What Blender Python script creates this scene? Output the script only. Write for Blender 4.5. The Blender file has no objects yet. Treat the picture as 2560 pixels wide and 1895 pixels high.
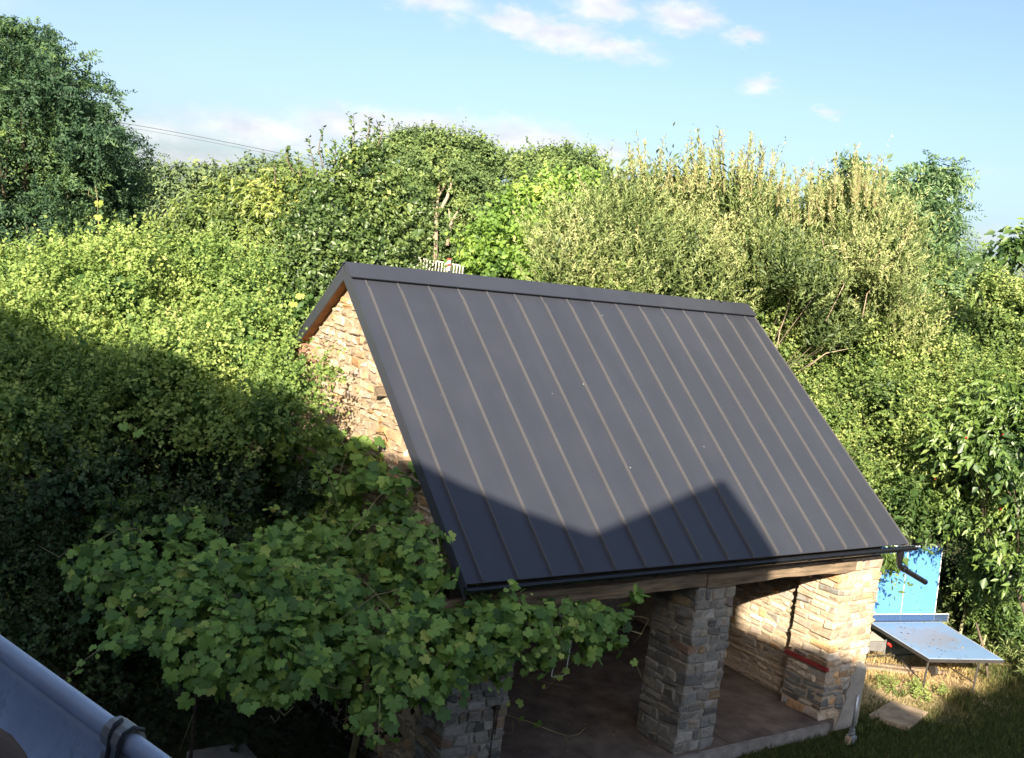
import bpy, math, random
import numpy as np
from mathutils import Vector, Matrix

# ------------------------------------------------------------------ camera, sky, sun, exposure
sc = bpy.context.scene
col = sc.collection
CAM = np.array([-7.05006, -13.58387, 6.79445])
R_, U_, F_ = (np.array(v) for v in ([0.81191, -0.57072, 0.1228], [-0.03212, 0.16636, 0.98554], [0.5829, 0.80411, -0.11674]))
cd = bpy.data.cameras.new('camera'); cam = bpy.data.objects.new('camera', cd); col.objects.link(cam)
m = Matrix.Identity(4)
for i in range(3):
    m[i][0], m[i][1], m[i][2], m[i][3] = R_[i], U_[i], -F_[i], CAM[i]
cam.matrix_world = m
cd.sensor_width = 36; cd.lens = 38.583; cd.clip_start = .05; cd.clip_end = 3000
sc.camera = cam

SUN_TO = np.array([-.6133, -.6746, .4109])          # towards the sun
SUN_EL, SUN_AZ = math.radians(24.26), math.radians(222.27)
SKY_STRENGTH, SUN_STRENGTH, EXPOSURE = .072, 4.4, 1.68
sd = bpy.data.lights.new('sun', 'SUN'); sd.energy = SUN_STRENGTH; sd.angle = math.radians(.53); sd.color = (1, .86, .67)
sun = bpy.data.objects.new('sun', sd); col.objects.link(sun)
sun.rotation_euler = Vector(-SUN_TO).to_track_quat('-Z', 'Y').to_euler()
sun.location = (-30, -40, 40)

w = bpy.data.worlds.new('World'); sc.world = w; w.use_nodes = True
nt = w.node_tree; N = nt.nodes; L = nt.links
N.clear()
def nd(t, **k):
    n = N.new(t)
    for a, b in k.items(): setattr(n, a, b)
    return n
def mth(op, a, b=None, c=None, clamp=False):
    n = nd('ShaderNodeMath', operation=op); n.use_clamp = clamp
    for i, v in enumerate((a, b, c)):
        if v is None: continue
        if isinstance(v, (int, float)): n.inputs[i].default_value = v
        else: L.new(v, n.inputs[i])
    return n.outputs[0]
def vmt(op, a, b=None):
    n = nd('ShaderNodeVectorMath', operation=op)
    for i, v in enumerate((a, b)):
        if v is None: continue
        if isinstance(v, tuple): n.inputs[i].default_value = v
        else: L.new(v, n.inputs[i])
    return n
sky = nd('ShaderNodeTexSky'); sky.sky_type = 'NISHITA'; sky.sun_disc = False
sky.sun_elevation = SUN_EL; sky.sun_rotation = SUN_AZ; sky.altitude = 200
sky.air_density = .8; sky.dust_density = 3.2; sky.ozone_density = 1.6
tc = nd('ShaderNodeTexCoord')
sp = nd('ShaderNodeSeparateXYZ'); L.new(tc.outputs['Generated'], sp.inputs[0])
az = mth('MULTIPLY', mth('ARCTAN2', sp.outputs[0], sp.outputs[1]), 57.2958)
el = mth('MULTIPLY', mth('ARCSINE', sp.outputs[2]), 57.2958)
cb = nd('ShaderNodeCombineXYZ'); L.new(az, cb.inputs[0]); L.new(el, cb.inputs[1])
# tear the cloud outlines with noise in degrees of azimuth and elevation
n1 = nd('ShaderNodeTexNoise'); n1.inputs['Scale'].default_value = .8; n1.inputs['Detail'].default_value = 7; n1.inputs['Roughness'].default_value = .62
sc_ = vmt('MULTIPLY', cb.outputs[0], (1, 1.9, 1)); L.new(sc_.outputs[0], n1.inputs['Vector'])
ofs = vmt('MULTIPLY', vmt('SUBTRACT', n1.outputs['Color'], (.5, .5, .5)).outputs[0], (2.4, 1.5, 0))
pos = vmt('ADD', cb.outputs[0], ofs.outputs[0]).outputs[0]
# azimuth, elevation, half sizes, density
CL = [(29.7, 11.7, 2.4, .65, .75), (30.6, 11.0, .8, .5, .5), (34.0, 11.15, 2.0, .62, 1), (36.2, 10.85, 2.4, .7, 1), (38.6, 10.55, 2.4, .55, .85), (40.6, 10.2, 1.6, .42, .5),
      (38.1, 12.4, 1.7, .75, 1), (42.2, 12.35, 1.9, .72, 1), (45.4, 11.75, 1.1, .36, .75), (46.5, 9.5, .95, .52, .75), (49.85, 8.45, .75, .26, .6),
      (17, 3.5, 3.8, .7, .55), (22, 4.2, 4.6, .9, .8), (27.0, 5.05, 3.6, .95, 1), (31, 5.2, 3.5, 1.1, 1), (35.5, 5.35, 3.4, 1.1, 1), (39.3, 5.4, 2.0, .75, .8), (20, 2.3, 6, .8, .6), (9, 8.4, 2.6, .8, .4), (59, 3.3, 2.5, .6, .5),
      (57.5, 6.4, 1.6, .3, .3), (55, 5, 2.2, .4, .35),
      (-30, 9, 9, 1.8, .8), (-60, 14, 12, 2.5, .8), (85, 10, 10, 2, .8), (110, 16, 12, 3, .8), (150, 12, 14, 2, .7), (-120, 14, 14, 3, .7), (5, 24, 7, 2, .6), (60, 27, 9, 2.4, .6)]
acc = None; shade = None
for (a, e, ra, re, d) in CL:
    v = vmt('MULTIPLY', vmt('SUBTRACT', pos, (a, e, 0)).outputs[0], (1 / (ra * 1.15), 1 / (re * 1.22), 0))
    ln = vmt('LENGTH', v.outputs[0]).outputs['Value']
    k = mth('MULTIPLY', mth('SUBTRACT', 1.0, mth('MULTIPLY', ln, .72), clamp=True), d)
    acc = k if acc is None else mth('MAXIMUM', acc, k)
mr = nd('ShaderNodeMapRange', interpolation_type='SMOOTHSTEP'); L.new(acc, mr.inputs[0])
mr.inputs[1].default_value = .08; mr.inputs[2].default_value = .80; mr.inputs[3].default_value = 0; mr.inputs[4].default_value = .88
n2 = nd('ShaderNodeTexNoise'); n2.inputs['Scale'].default_value = .5; n2.inputs['Detail'].default_value = 5
L.new(sc_.outputs[0], n2.inputs['Vector'])
cr = nd('ShaderNodeValToRGB'); L.new(n2.outputs[0], cr.inputs[0])
cr.color_ramp.elements[0].position = .34; cr.color_ramp.elements[0].color = (3.7, 3.75, 4.15, 1)
cr.color_ramp.elements[1].position = .62; cr.color_ramp.elements[1].color = (4.75, 4.7, 4.75, 1)
mx = nd('ShaderNodeMix', data_type='RGBA')
L.new(mr.outputs[0], mx.inputs['Factor']); L.new(sky.outputs[0], mx.inputs['A']); L.new(cr.outputs[0], mx.inputs['B'])
bg = nd('ShaderNodeBackground'); bg.inputs[1].default_value = SKY_STRENGTH
L.new(mx.outputs['Result'], bg.inputs[0])
wo = nd('ShaderNodeOutputWorld'); L.new(bg.outputs[0], wo.inputs[0])

vs = sc.view_settings
vs.view_transform = 'Standard'; vs.look = 'None'; vs.gamma = 1; vs.use_curve_mapping = False; vs.exposure = EXPOSURE
cy = sc.cycles
cy.max_bounces = 6; cy.diffuse_bounces = 3; cy.glossy_bounces = 2; cy.transmission_bounces = 4; cy.transparent_max_bounces = 6
cy.use_denoising = True
try:
    cy.denoiser = 'OPENIMAGEDENOISE'; cy.denoising_prefilter = 'ACCURATE'
except Exception: pass
cy.caustics_reflective = False; cy.caustics_refractive = False

rnd = random.Random(7)
rng = np.random.default_rng(7)

# ------------------------------------------------------------------ helpers
FPX = 2743.7
def ray(x, y):                       # x, y on a 2232 x 1652 view of the photograph
    x, y = x * 1.14695, y * 1.14695
    return F_ + R_ * (x - 1280) / FPX - U_ * (y - 947.5) / FPX
def at(x, y, D):                     # the point D metres away over the ground in that direction
    d = ray(x, y); return CAM + d * (D / math.hypot(d[0], d[1]))
def on(x, y, axis, v):               # where that line of sight meets the plane axis = v
    d = ray(x, y); return CAM + d * ((v - CAM[axis]) / d[axis])
def PXM(D): return 2392.0 / D        # photo pixels (2232 wide) per metre

def mesh(name, verts, faces, tint=None, smooth=False, mat=None, colr=None):
    me = bpy.data.meshes.new(name)
    me.from_pydata([tuple(v) for v in verts], [], [tuple(f) for f in faces])
    if smooth: me.polygons.foreach_set('use_smooth', [True] * len(me.polygons))
    if colr is not None:
        a = me.attributes.new('tone', 'FLOAT_COLOR', 'POINT')
        a.data.foreach_set('color', np.asarray(colr, np.float32).ravel())
    if mat: me.materials.append(mat)
    me.update(); return me
def tri_mesh(name, V, T, tint, mat, smooth=False):     # big triangle meshes straight from numpy
    V = np.ascontiguousarray(V, np.float32); T = np.ascontiguousarray(T, np.int32)
    me = bpy.data.meshes.new(name)
    me.vertices.add(len(V)); me.vertices.foreach_set('co', V.ravel())
    me.loops.add(T.size); me.loops.foreach_set('vertex_index', T.ravel())
    me.polygons.add(len(T)); me.polygons.foreach_set('loop_start', np.arange(0, T.size, 3, dtype=np.int32))
    if smooth: me.polygons.foreach_set('use_smooth', np.ones(len(T), bool))
    a = me.attributes.new('tint', 'FLOAT', 'POINT'); a.data.foreach_set('value', np.ascontiguousarray(tint, np.float32))
    me.materials.append(mat); me.update(calc_edges=True); return me
def link(name, me, parent=None):
    o = bpy.data.objects.new(name, me); col.objects.link(o)
    if parent is not None: o.parent = parent
    return o
def thing(name, label, cat, loc=(0, 0, 0), group=None):
    o = bpy.data.objects.new(name, None); col.objects.link(o)
    o.location = tuple(loc); o['label'] = label; o['category'] = cat; o.empty_display_size = .2
    if group: o['group'] = group
    return o
def tag(o, label, cat, group=None):
    o['label'] = label; o['category'] = cat
    if group: o['group'] = group
    return o
def part(name, me, root):            # geometry is written in world metres; the thing's own origin is taken off
    o = link(name, me, root)
    x = Vector((0, 0, 0)); p = root
    while p is not None: x += p.location; p = p.parent
    o.location = -x
    return o
class MB:
    def __init__(s): s.v = []; s.f = []; s.c = []
    def add(s, v, f, c=None):
        b = len(s.v); s.v += [tuple(p) for p in v]; s.f += [tuple(i + b for i in q) for q in f]
        if c is not None: s.c += [tuple(c)] * len(v)
    def box(s, x0, x1, y0, y1, z0, z1, c=None):
        s.add([(x, y, z) for x in (x0, x1) for y in (y0, y1) for z in (z0, z1)],
              [(0, 1, 3, 2), (4, 6, 7, 5), (0, 4, 5, 1), (2, 3, 7, 6), (0, 2, 6, 4), (1, 5, 7, 3)], c)
    def prism(s, base, top, c=None):   # two matching rings
        n = len(base)
        s.add(list(base) + list(top), [tuple(range(n))[::-1], tuple(range(n, 2 * n))] + [(i, (i + 1) % n, n + (i + 1) % n, n + i) for i in range(n)], c)
    def tube(s, pts, r, k=6, cap=True):
        pts = [Vector(p) for p in pts]; n = len(pts)
        if not hasattr(r, '__len__'): r = [r] * n
        up = None; b = len(s.v)
        for i in range(n):
            d = (pts[min(i + 1, n - 1)] - pts[max(i - 1, 0)]).normalized()
            if up is None: up = d.orthogonal().normalized()
            else: up = (up - d * up.dot(d)).normalized()
            sd_ = d.cross(up)
            for j in range(k):
                a = 2 * math.pi * j / k
                s.v.append(tuple(pts[i] + (up * math.cos(a) + sd_ * math.sin(a)) * r[i]))
        for i in range(n - 1):
            for j in range(k):
                s.f.append((b + i * k + j, b + i * k + (j + 1) % k, b + (i + 1) * k + (j + 1) % k, b + (i + 1) * k + j))
        if cap:
            s.f.append(tuple(b + j for j in range(k))[::-1]); s.f.append(tuple(b + (n - 1) * k + j for j in range(k)))
    def build(s, name, mat, root=None, smooth=False, bevel=0):
        me = mesh(name, s.v, s.f, mat=mat, smooth=smooth, colr=[(*c, 1) for c in s.c] if s.c else None)
        o = part(name, me, root) if root is not None else link(name, me)
        if bevel:
            b = o.modifiers.new('bevel', 'BEVEL'); b.width = bevel; b.segments = 2; b.limit_method = 'ANGLE'
        return o

# ------------------------------------------------------------------ materials
def mat(name):
    m = bpy.data.materials.new(name); m.use_nodes = True
    nt = m.node_tree; nt.nodes.clear()
    return m, nt
class NT:
    def __init__(s, nt): s.nt = nt
    def n(s, t, ins=None, **k):
        n = s.nt.nodes.new(t)
        for a, b in k.items(): setattr(n, a, b)
        for a, b in (ins or {}).items():
            if hasattr(b, 'is_linked') or hasattr(b, 'links'): s.nt.links.new(b, n.inputs[a])
            else: n.inputs[a].default_value = b
        return n
    def ramp(s, fac, stops):
        n = s.n('ShaderNodeValToRGB'); s.nt.links.new(fac, n.inputs[0]); cr = n.color_ramp
        while len(cr.elements) < len(stops): cr.elements.new(.5)
        for e, (p, c) in zip(cr.elements, stops): e.position = p; e.color = (*c, 1)
        return n.outputs[0]
    def noise(s, scale, detail=4, rough=.55, vec=None):
        n = s.n('ShaderNodeTexNoise', {'Scale': scale, 'Detail': detail, 'Roughness': rough})
        if vec is None: vec = s.n('ShaderNodeNewGeometry').outputs['Position']
        s.nt.links.new(vec, n.inputs['Vector']); return n.outputs[0]
    def mix(s, f, a, b, mode='MIX'):
        n = s.n('ShaderNodeMix', data_type='RGBA', blend_type=mode)
        for k, v in (('Factor', f), ('A', a), ('B', b)):
            i = [q for q in n.inputs if q.name == k and q.type == ('VALUE' if k == 'Factor' else 'RGBA')][0]
            if isinstance(v, (int, float)): i.default_value = v
            elif isinstance(v, tuple): i.default_value = (*v, 1)
            else: s.nt.links.new(v, i)
        return [o for o in n.outputs if o.type == 'RGBA'][0]
    def out(s, sh): s.nt.links.new(sh, s.n('ShaderNodeOutputMaterial').inputs[0])
    def principled(s, c, rough=.6, spec=.4, metal=0, bump=None, bs=.3, bd=.01):
        p = s.n('ShaderNodeBsdfPrincipled')
        for k, v in (('Base Color', c), ('Roughness', rough), ('Specular IOR Level', spec), ('Metallic', metal)):
            if isinstance(v, tuple): p.inputs[k].default_value = (*v, 1)
            elif isinstance(v, (int, float)): p.inputs[k].default_value = v
            else: s.nt.links.new(v, p.inputs[k])
        if bump is not None:
            b = s.n('ShaderNodeBump', {'Strength': bs, 'Distance': bd, 'Height': bump}); s.nt.links.new(b.outputs[0], p.inputs['Normal'])
        s.out(p.outputs[0]); return p

def simple(name, c, rough=.6, spec=.4, metal=0, var=.25, scale=9, bs=.2, bd=.004):
    m, nt = mat(name); t = NT(nt)
    f = t.noise(scale, 6)
    cc = t.ramp(f, [(.3, tuple(x * (1 - var) for x in c)), (.7, tuple(min(1, x * (1 + var)) for x in c))])
    t.principled(cc, rough, spec, metal, t.noise(scale * 6, 4), bs, bd); return m

def leaf_mat(name, stops, trans=.34, gloss=.05, rough=.45):
    m, nt = mat(name); t = NT(nt)
    a = t.n('ShaderNodeAttribute', attribute_name='tint')
    c = t.ramp(a.outputs['Fac'], stops)
    d = t.n('ShaderNodeBsdfDiffuse', {'Color': c})
    h = t.n('ShaderNodeHueSaturation', {'Hue': .485, 'Saturation': 1.12, 'Value': 1.25, 'Color': c})
    tr = t.n('ShaderNodeBsdfTranslucent', {'Color': h.outputs[0]})
    mx = t.n('ShaderNodeMixShader', {0: trans, 1: d.outputs[0], 2: tr.outputs[0]})
    gloss *= .45
    g = t.n('ShaderNodeBsdfGlossy', {'Roughness': rough + .08, 'Color': (.9, .95, .9, 1)})
    mg = t.n('ShaderNodeMixShader', {0: gloss, 1: mx.outputs[0], 2: g.outputs[0]})
    t.out(mg.outputs[0]); return m

def stone_mat(name):
    m, nt = mat(name); t = NT(nt)
    a = t.n('ShaderNodeAttribute', attribute_name='tone')
    f = t.noise(14, 7, .62); f2 = t.noise(55, 4, .6); f3 = t.noise(5, 3)
    c = t.mix(.55, a.outputs['Color'], t.ramp(f, [(.28, (.35, .34, .34)), (.5, (.95, .95, .95)), (.74, (1.35, 1.28, 1.2))]), 'MULTIPLY')
    c = t.mix(t.ramp(f3, [(.56, (0, 0, 0)), (.72, (.55, .55, .55))]), c, (.25, .15, .07))
    c = t.mix(t.ramp(f2, [(.66, (0, 0, 0)), (.74, (.5, .5, .5))]), c, (.42, .42, .40))
    h = t.n('ShaderNodeMath', {0: f, 1: f2}, operation='ADD').outputs[0]
    t.principled(c, .85, .25, 0, h, .6, .02); return m

def metal_roof(name, base, rough=.42):
    m, nt = mat(name); t = NT(nt)
    g = t.n('ShaderNodeNewGeometry').outputs['Position']
    mp = t.n('ShaderNodeMapping', {'Scale': (3.2, .7, .7), 'Vector': g})
    f = t.noise(1.1, 5, .6, mp.outputs[0])
    c = t.ramp(f, [(.3, tuple(x * .93 for x in base)), (.7, tuple(x * 1.08 for x in base))])
    v = t.n('ShaderNodeTexVoronoi', {'Scale': 2.2, 'Vector': g})
    sp = t.ramp(v.outputs['Distance'], [(.016, (1, 1, 1)), (.024, (0, 0, 0))])
    c = t.mix(sp, c, (.42, .42, .42))                       # bird droppings
    dust = t.ramp(t.noise(.9, 3), [(.45, (0, 0, 0)), (.8, (.2, .2, .2))])
    c = t.mix(dust, c, tuple(min(1, x * 1.5) for x in base))
    r = t.ramp(t.noise(2.4, 4), [(.3, (rough - .07,) * 3), (.7, (rough + .1,) * 3)])
    t.principled(c, r, .5, 0, t.noise(1.6, 3), .12, .012); return m

def wood_mat(name, c1, c2, axis=0):
    m, nt = mat(name); t = NT(nt)
    g = t.n('ShaderNodeNewGeometry').outputs['Position']
    s = [9, 9, 9]; s[axis] = .8
    mp = t.n('ShaderNodeMapping', {'Scale': tuple(s), 'Vector': g})
    f = t.noise(2.2, 7, .65, mp.outputs[0])
    c = t.ramp(f, [(.3, c1), (.7, c2)])
    t.principled(c, .8, .2, 0, f, .5, .01); return m

M = {}
M['roof'] = metal_roof('dark_coated_metal', (.036, .041, .056))
M['seam'] = metal_roof('seam_coated_metal', (.082, .083, .090), .5)
M['black'] = simple('black_gutter_metal', (.010, .011, .014), .25, .45, 0, .2, 8, .05)
M['stone'] = stone_mat('rubble_stone')
M['mortar'] = simple('lime_mortar', (.47, .385, .29), .95, .1, 0, .2, 12, .5, .015)
M['mortar_grey'] = simple('grey_mortar', (.25, .24, .215), .95, .1, 0, .25, 12, .5, .015)
M['render'] = simple('cement_render', (.33, .31, .28), .9, .15, 0, .22, 4, .4, .01)
M['beam'] = wood_mat('old_oak', (.075, .058, .042), (.32, .245, .17))
M['deck'] = wood_mat('roof_boards', (.20, .10, .05), (.38, .20, .10), 1)
M['dark_wood'] = wood_mat('dark_wood', (.03, .024, .02), (.075, .06, .05))
M['red_wood'] = wood_mat('red_paint', (.22, .030, .030), (.36, .06, .055), 1)
M['grey_wood'] = wood_mat('grey_wood', (.17, .13, .10), (.34, .27, .20))
M['stake'] = wood_mat('stake_wood', (.30, .30, .17), (.46, .46, .28), 2)
M['slab'] = simple('worn_concrete', (.16, .132, .112), .92, .1, 0, .38, 2.6, .5, .012)
M['kerb'] = simple('kerb_concrete', (.24, .23, .215), .9, .1, 0, .3, 5, .5, .012)
M['flag'] = simple('flagstone', (.34, .27, .19), .9, .1, 0, .3, 5, .5, .012)
M['zinc'] = simple('weathered_zinc', (.60, .64, .74), .45, .5, .0, .12, 9, .1)
M['galv'] = simple('galvanised_steel', (.40, .44, .47), .35, .5, .6, .2, 18, .1)
M['lead'] = simple('dull_strap', (.34, .31, .27), .5, .4, .2, .25, 40, .2)
M['tile'] = simple('brown_roof_tile', (.11, .065, .045), .85, .2, 0, .3, 14, .4, .01)
M['housewall'] = simple('house_render', (.40, .36, .31), .9, .2, 0, .12, 3, .2)
M['bark'] = wood_mat('brown_bark', (.07, .055, .04), (.19, .155, .115), 2)
M['pale_bark'] = wood_mat('pale_bark', (.28, .23, .16), (.50, .42, .31), 2)
M['stem'] = simple('vine_stem', (.24, .21, .11), .7, .3, 0, .3, 8)
M['rust'] = simple('rusty_iron', (.05, .036, .03), .75, .4, .3, .4, 30)
M['white'] = simple('white_paint', (.75, .75, .74), .5, .4, 0, .06, 6)
M['red'] = simple('red_paint_plain', (.55, .03, .025), .45, .4, 0, .1, 6)
M['tblack'] = simple('table_edge_black', (.05, .047, .045), .5, .4, 0, .2, 10)
M['grey_metal'] = simple('grey_metal', (.25, .25, .25), .5, .5, .3, .2, 9)
M['pale_panel'] = simple('pale_panel', (.52, .47, .38), .7, .2, 0, .1, 6)
M['rail'] = simple('pale_railing', (.44, .42, .37), .6, .3, 0, .08, 4)

# ------------------------------------------------------------------ ground
def ground_mat():
    m, nt = mat('earth_and_turf'); t = NT(nt)
    g = t.n('ShaderNodeNewGeometry').outputs['Position']
    f = t.noise(.55, 6, .6); f2 = t.noise(7, 6, .65); f3 = t.noise(26, 3)
    turf = t.ramp(f2, [(.3, (.026, .036, .012)), (.7, (.075, .085, .03))])
    dry = t.ramp(f2, [(.3, (.38, .28, .15)), (.7, (.64, .50, .30))])
    # the trodden, sun-dried strip round the table and the barn's end
    sx = t.n('ShaderNodeSeparateXYZ', {0: g})
    d = t.n('ShaderNodeVectorMath', {0: g, 1: (10.9, -2.2, 0)}, operation='SUBTRACT').outputs[0]
    d = t.n('ShaderNodeVectorMath', {0: d, 1: (.34, .55, 0)}, operation='MULTIPLY').outputs[0]
    d = t.n('ShaderNodeVectorMath', {0: d}, operation='LENGTH').outputs['Value']
    k = t.n('ShaderNodeMath', {0: d, 1: f}, operation='ADD').outputs[0]
    k = t.ramp(k, [(1.05, (1, 1, 1)), (1.0, (1, 1, 1))]) if False else t.ramp(t.n('ShaderNodeMath', {0: k, 1: .5}, operation='MULTIPLY').outputs[0], [(.62, (1, 1, 1)), (.80, (0, 0, 0))])
    c = t.mix(k, turf, dry)
    t.principled(c, .95, .1, 0, t.n('ShaderNodeMath', {0: f2, 1: f3}, operation='ADD').outputs[0], .8, .05); return m
M['ground'] = ground_mat()
gb = MB()
gx = [-400, -120, -40, -14] + [x * .5 - 8 for x in range(0, 49)] + [20, 40, 120, 400]
gy = [-60, -25, -12] + [y * .5 - 8 for y in range(0, 33)] + [12, 30, 90, 250, 700]
def gz(x, y):
    return .045 * math.sin(x * 1.3 + .5 * y) * math.cos(y * 1.1) * (1 if 6.4 < x < 16 and y < .5 else 0) - .03 - (.06 * max(0, y - 30) if False else 0)
gb.v = [(x, y, gz(x, y)) for y in gy for x in gx]
nx = len(gx)
gb.f = [(j * nx + i, j * nx + i + 1, (j + 1) * nx + i + 1, (j + 1) * nx + i) for j in range(len(gy) - 1) for i in range(nx - 1)]
g = gb.build('ground', M['ground'], smooth=True); g['kind'] = 'structure'

# ------------------------------------------------------------------ the house the picture is taken from (its roofs throw the big shadow)
A_ = np.array([.6727, .7399, 0]); B_ = np.array([.7399, -.6727, 0])
house = thing('house', 'house with grey half-round gutter along its tiled eave in the lower corner', 'house', (CAM[0], CAM[1], 0))
prof = [(-15, 5.2), (-6, 4.15), (-3.75, 3.62), (-2.97, 3.36), (-2.49, 3.13), (-1.92, 2.95), (-1.07, 2.79), (-.26, 2.70), (.35, 3.24), (.96, 3.82), (1.48, 4.27), (1.93, 3.69), (2.30, 3.15),
        (2.36, 2.50), (2.6, 2.38), (3.03, 2.22), (3.5, 2.13), (4.76, 1.98), (4.95, 1.72), (5.3, 1.45), (5.55, 1.39), (5.95, 1.78), (6.54, 2.30), (6.85, 2.12), (7.4, 2.5), (8.3, 3.1), (10, 3.7), (13, 3.4)]
ring = [CAM + B_ * b + np.array([0, 0, h + .496]) for b, h in prof]
back = A_ * -1.1
lowz = lambda p: np.array([p[0], p[1], -.2])
mb = MB()
mb.prism([p + back for p in ring] + [lowz(ring[-1] + back), lowz(ring[0] + back)], [p + back - A_ * 5 for p in ring] + [lowz(ring[-1] + back - A_ * 5), lowz(ring[0] + back - A_ * 5)])
mb.build('wall', M['housewall'], house)  # unseen block outlined to cast the skyline shadow, its end bumps standing for trees
E_ = np.array([-.2342, .9722, 0]); O_ = np.array([.9722, .2342, 0]); G0 = np.array([-6.681, -12.53, 6.233])
def gp(s, o, z): return G0 + E_ * s + O_ * o + np.array([0, 0, z])
mb = MB()
tr = [(-.008 - .068 * (1 - math.cos(a)), -.004 - .082 * math.sin(a)) for a in np.linspace(0, math.pi, 17)]
prf = tr + [(o + (.002 if i < 8 else -.002), z - .002) for i, (o, z) in list(enumerate(tr))[::-1]]
mb.prism([gp(-2, o, z) for o, z in prf], [gp(2.5, o, z) for o, z in prf])
def zinc_dirt():
    m, nt = mat('grimy_zinc'); t = NT(nt)
    g = t.n('ShaderNodeNewGeometry').outputs['Position']
    f = t.noise(9, 8, .65); f2 = t.noise(70, 6, .7); f3 = t.noise(2.5, 3)
    c = t.ramp(f, [(.3, (.40, .44, .54)), (.7, (.60, .64, .74))])
    c = t.mix(t.ramp(t.n('ShaderNodeMath', {0: f, 1: f2}, operation='MULTIPLY').outputs[0], [(.28, (0, 0, 0)), (.40, (.45, .45, .45))]), c, (.13, .15, .13))
    c = t.mix(t.ramp(f2, [(.69, (0, 0, 0)), (.72, (.8, .8, .8))]), c, (.05, .055, .05))
    t.principled(c, t.ramp(f, [(.3, (.4,) * 3), (.7, (.62,) * 3)]), .5, 0, f2, .12, .002); return m
M['zinc2'] = zinc_dirt()
gut = mb.build('gutter', M['zinc2'], house, smooth=True)
mb = MB(); mb.tube([gp(s, 0, 0) for s in (-2, -.5, 0, .5, 2.5)], .0115, 14); mb.build('bead', M['zinc'], gut, smooth=True)
mb = MB()
for q in range(9):
    a0, a1 = [math.radians(-60 + 300 * (q + d) / 9) for d in (0, 1)]
    r0, r1 = .0125, .0175
    pr = lambda a, r, s: gp(s, math.cos(a) * r, math.sin(a) * r)
    mb.prism([pr(a0, r0, .040), pr(a1, r0, .040), pr(a1, r1, .040), pr(a0, r1, .040)], [pr(a0, r0, .073), pr(a1, r0, .073), pr(a1, r1, .073), pr(a0, r1, .073)])
for (o0, z0), (o1, z1) in zip(tr[1:7], tr[2:8]):
    mb.prism([gp(.040, o0 - .004, z0 + .003), gp(.073, o0 - .004, z0 + .003), gp(.073, o1 - .004, z1 + .004), gp(.040, o1 - .004, z1 + .004)],
             [gp(.040, o0 - .001, z0), gp(.073, o0 - .001, z0), gp(.073, o1 - .001, z1), gp(.040, o1 - .001, z1)])
mb.build('strap', M['lead'], gut)
mb = MB()
mb.tube([gp(.059, -.001, .0195), gp(.057, -.010, .0165), gp(.055, -.016, .006), gp(.054, -.0175, -.012), gp(.053, -.022, -.03)], .0026, 6)
mb.tube([gp(.037, .012, .013), gp(.037, 0, .0185), gp(.037, -.011, .0145), gp(.036, -.016, 0), gp(.036, -.019, -.02)], .0026, 6)
mb.build('clip', M['tblack'], gut, smooth=True)
def tile_row(k, s0):
    o = -.116 - k * .20; z = .012 + k * .17
    mb = MB()
    n = 8
    top = [(o - .25 * 0, z)]
    for side in range(1):
        pts0 = []; pts1 = []
        for j in range(n + 1):
            s = s0 + .22 * j / n; wv = .018 * math.cos(2 * math.pi * j / n)
            pts0.append((s, o, z + wv)); pts1.append((s, o - .235, z + .2 + wv))
        v = [gp(*p) for p in pts0] + [gp(*p) for p in pts1] + [gp(p[0], p[1] + .004, p[2] - .014) for p in pts0]
        f = [(j, j + 1, n + 2 + j, n + 1 + j) for j in range(n)] + [(2 * n + 2 + j, 2 * n + 3 + j, j + 1, j) for j in range(n)]
        mb.add(v, f)
    return mb
for k in range(3):
    for j in range(7):
        tile_row(k, -.6 + j * .222).build('tile', M['tile'], house, smooth=True)
mb = MB(); mb.prism([gp(-2, -.2, -.02), gp(-2, -2.2, 1.67), gp(-2, -2.2, 1.5), gp(-2, -.2, -.2)], [gp(2.4, -.2, -.02), gp(2.4, -2.2, 1.67), gp(2.4, -2.2, 1.5), gp(2.4, -.2, -.2)])
mb.build('roof', M['tile'], house)
mb = MB(); mb.prism([gp(-3, -.3, -.15), gp(-3, -3, -.15), lowz(gp(-3, -3, 0)), lowz(gp(-3, -.3, 0))], [gp(2.2, -.3, -.15), gp(2.2, -3, -.15), lowz(gp(2.2, -3, 0)), lowz(gp(2.2, -.3, 0))])
mb.build('eave_wall', M['housewall'], house)

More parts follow.
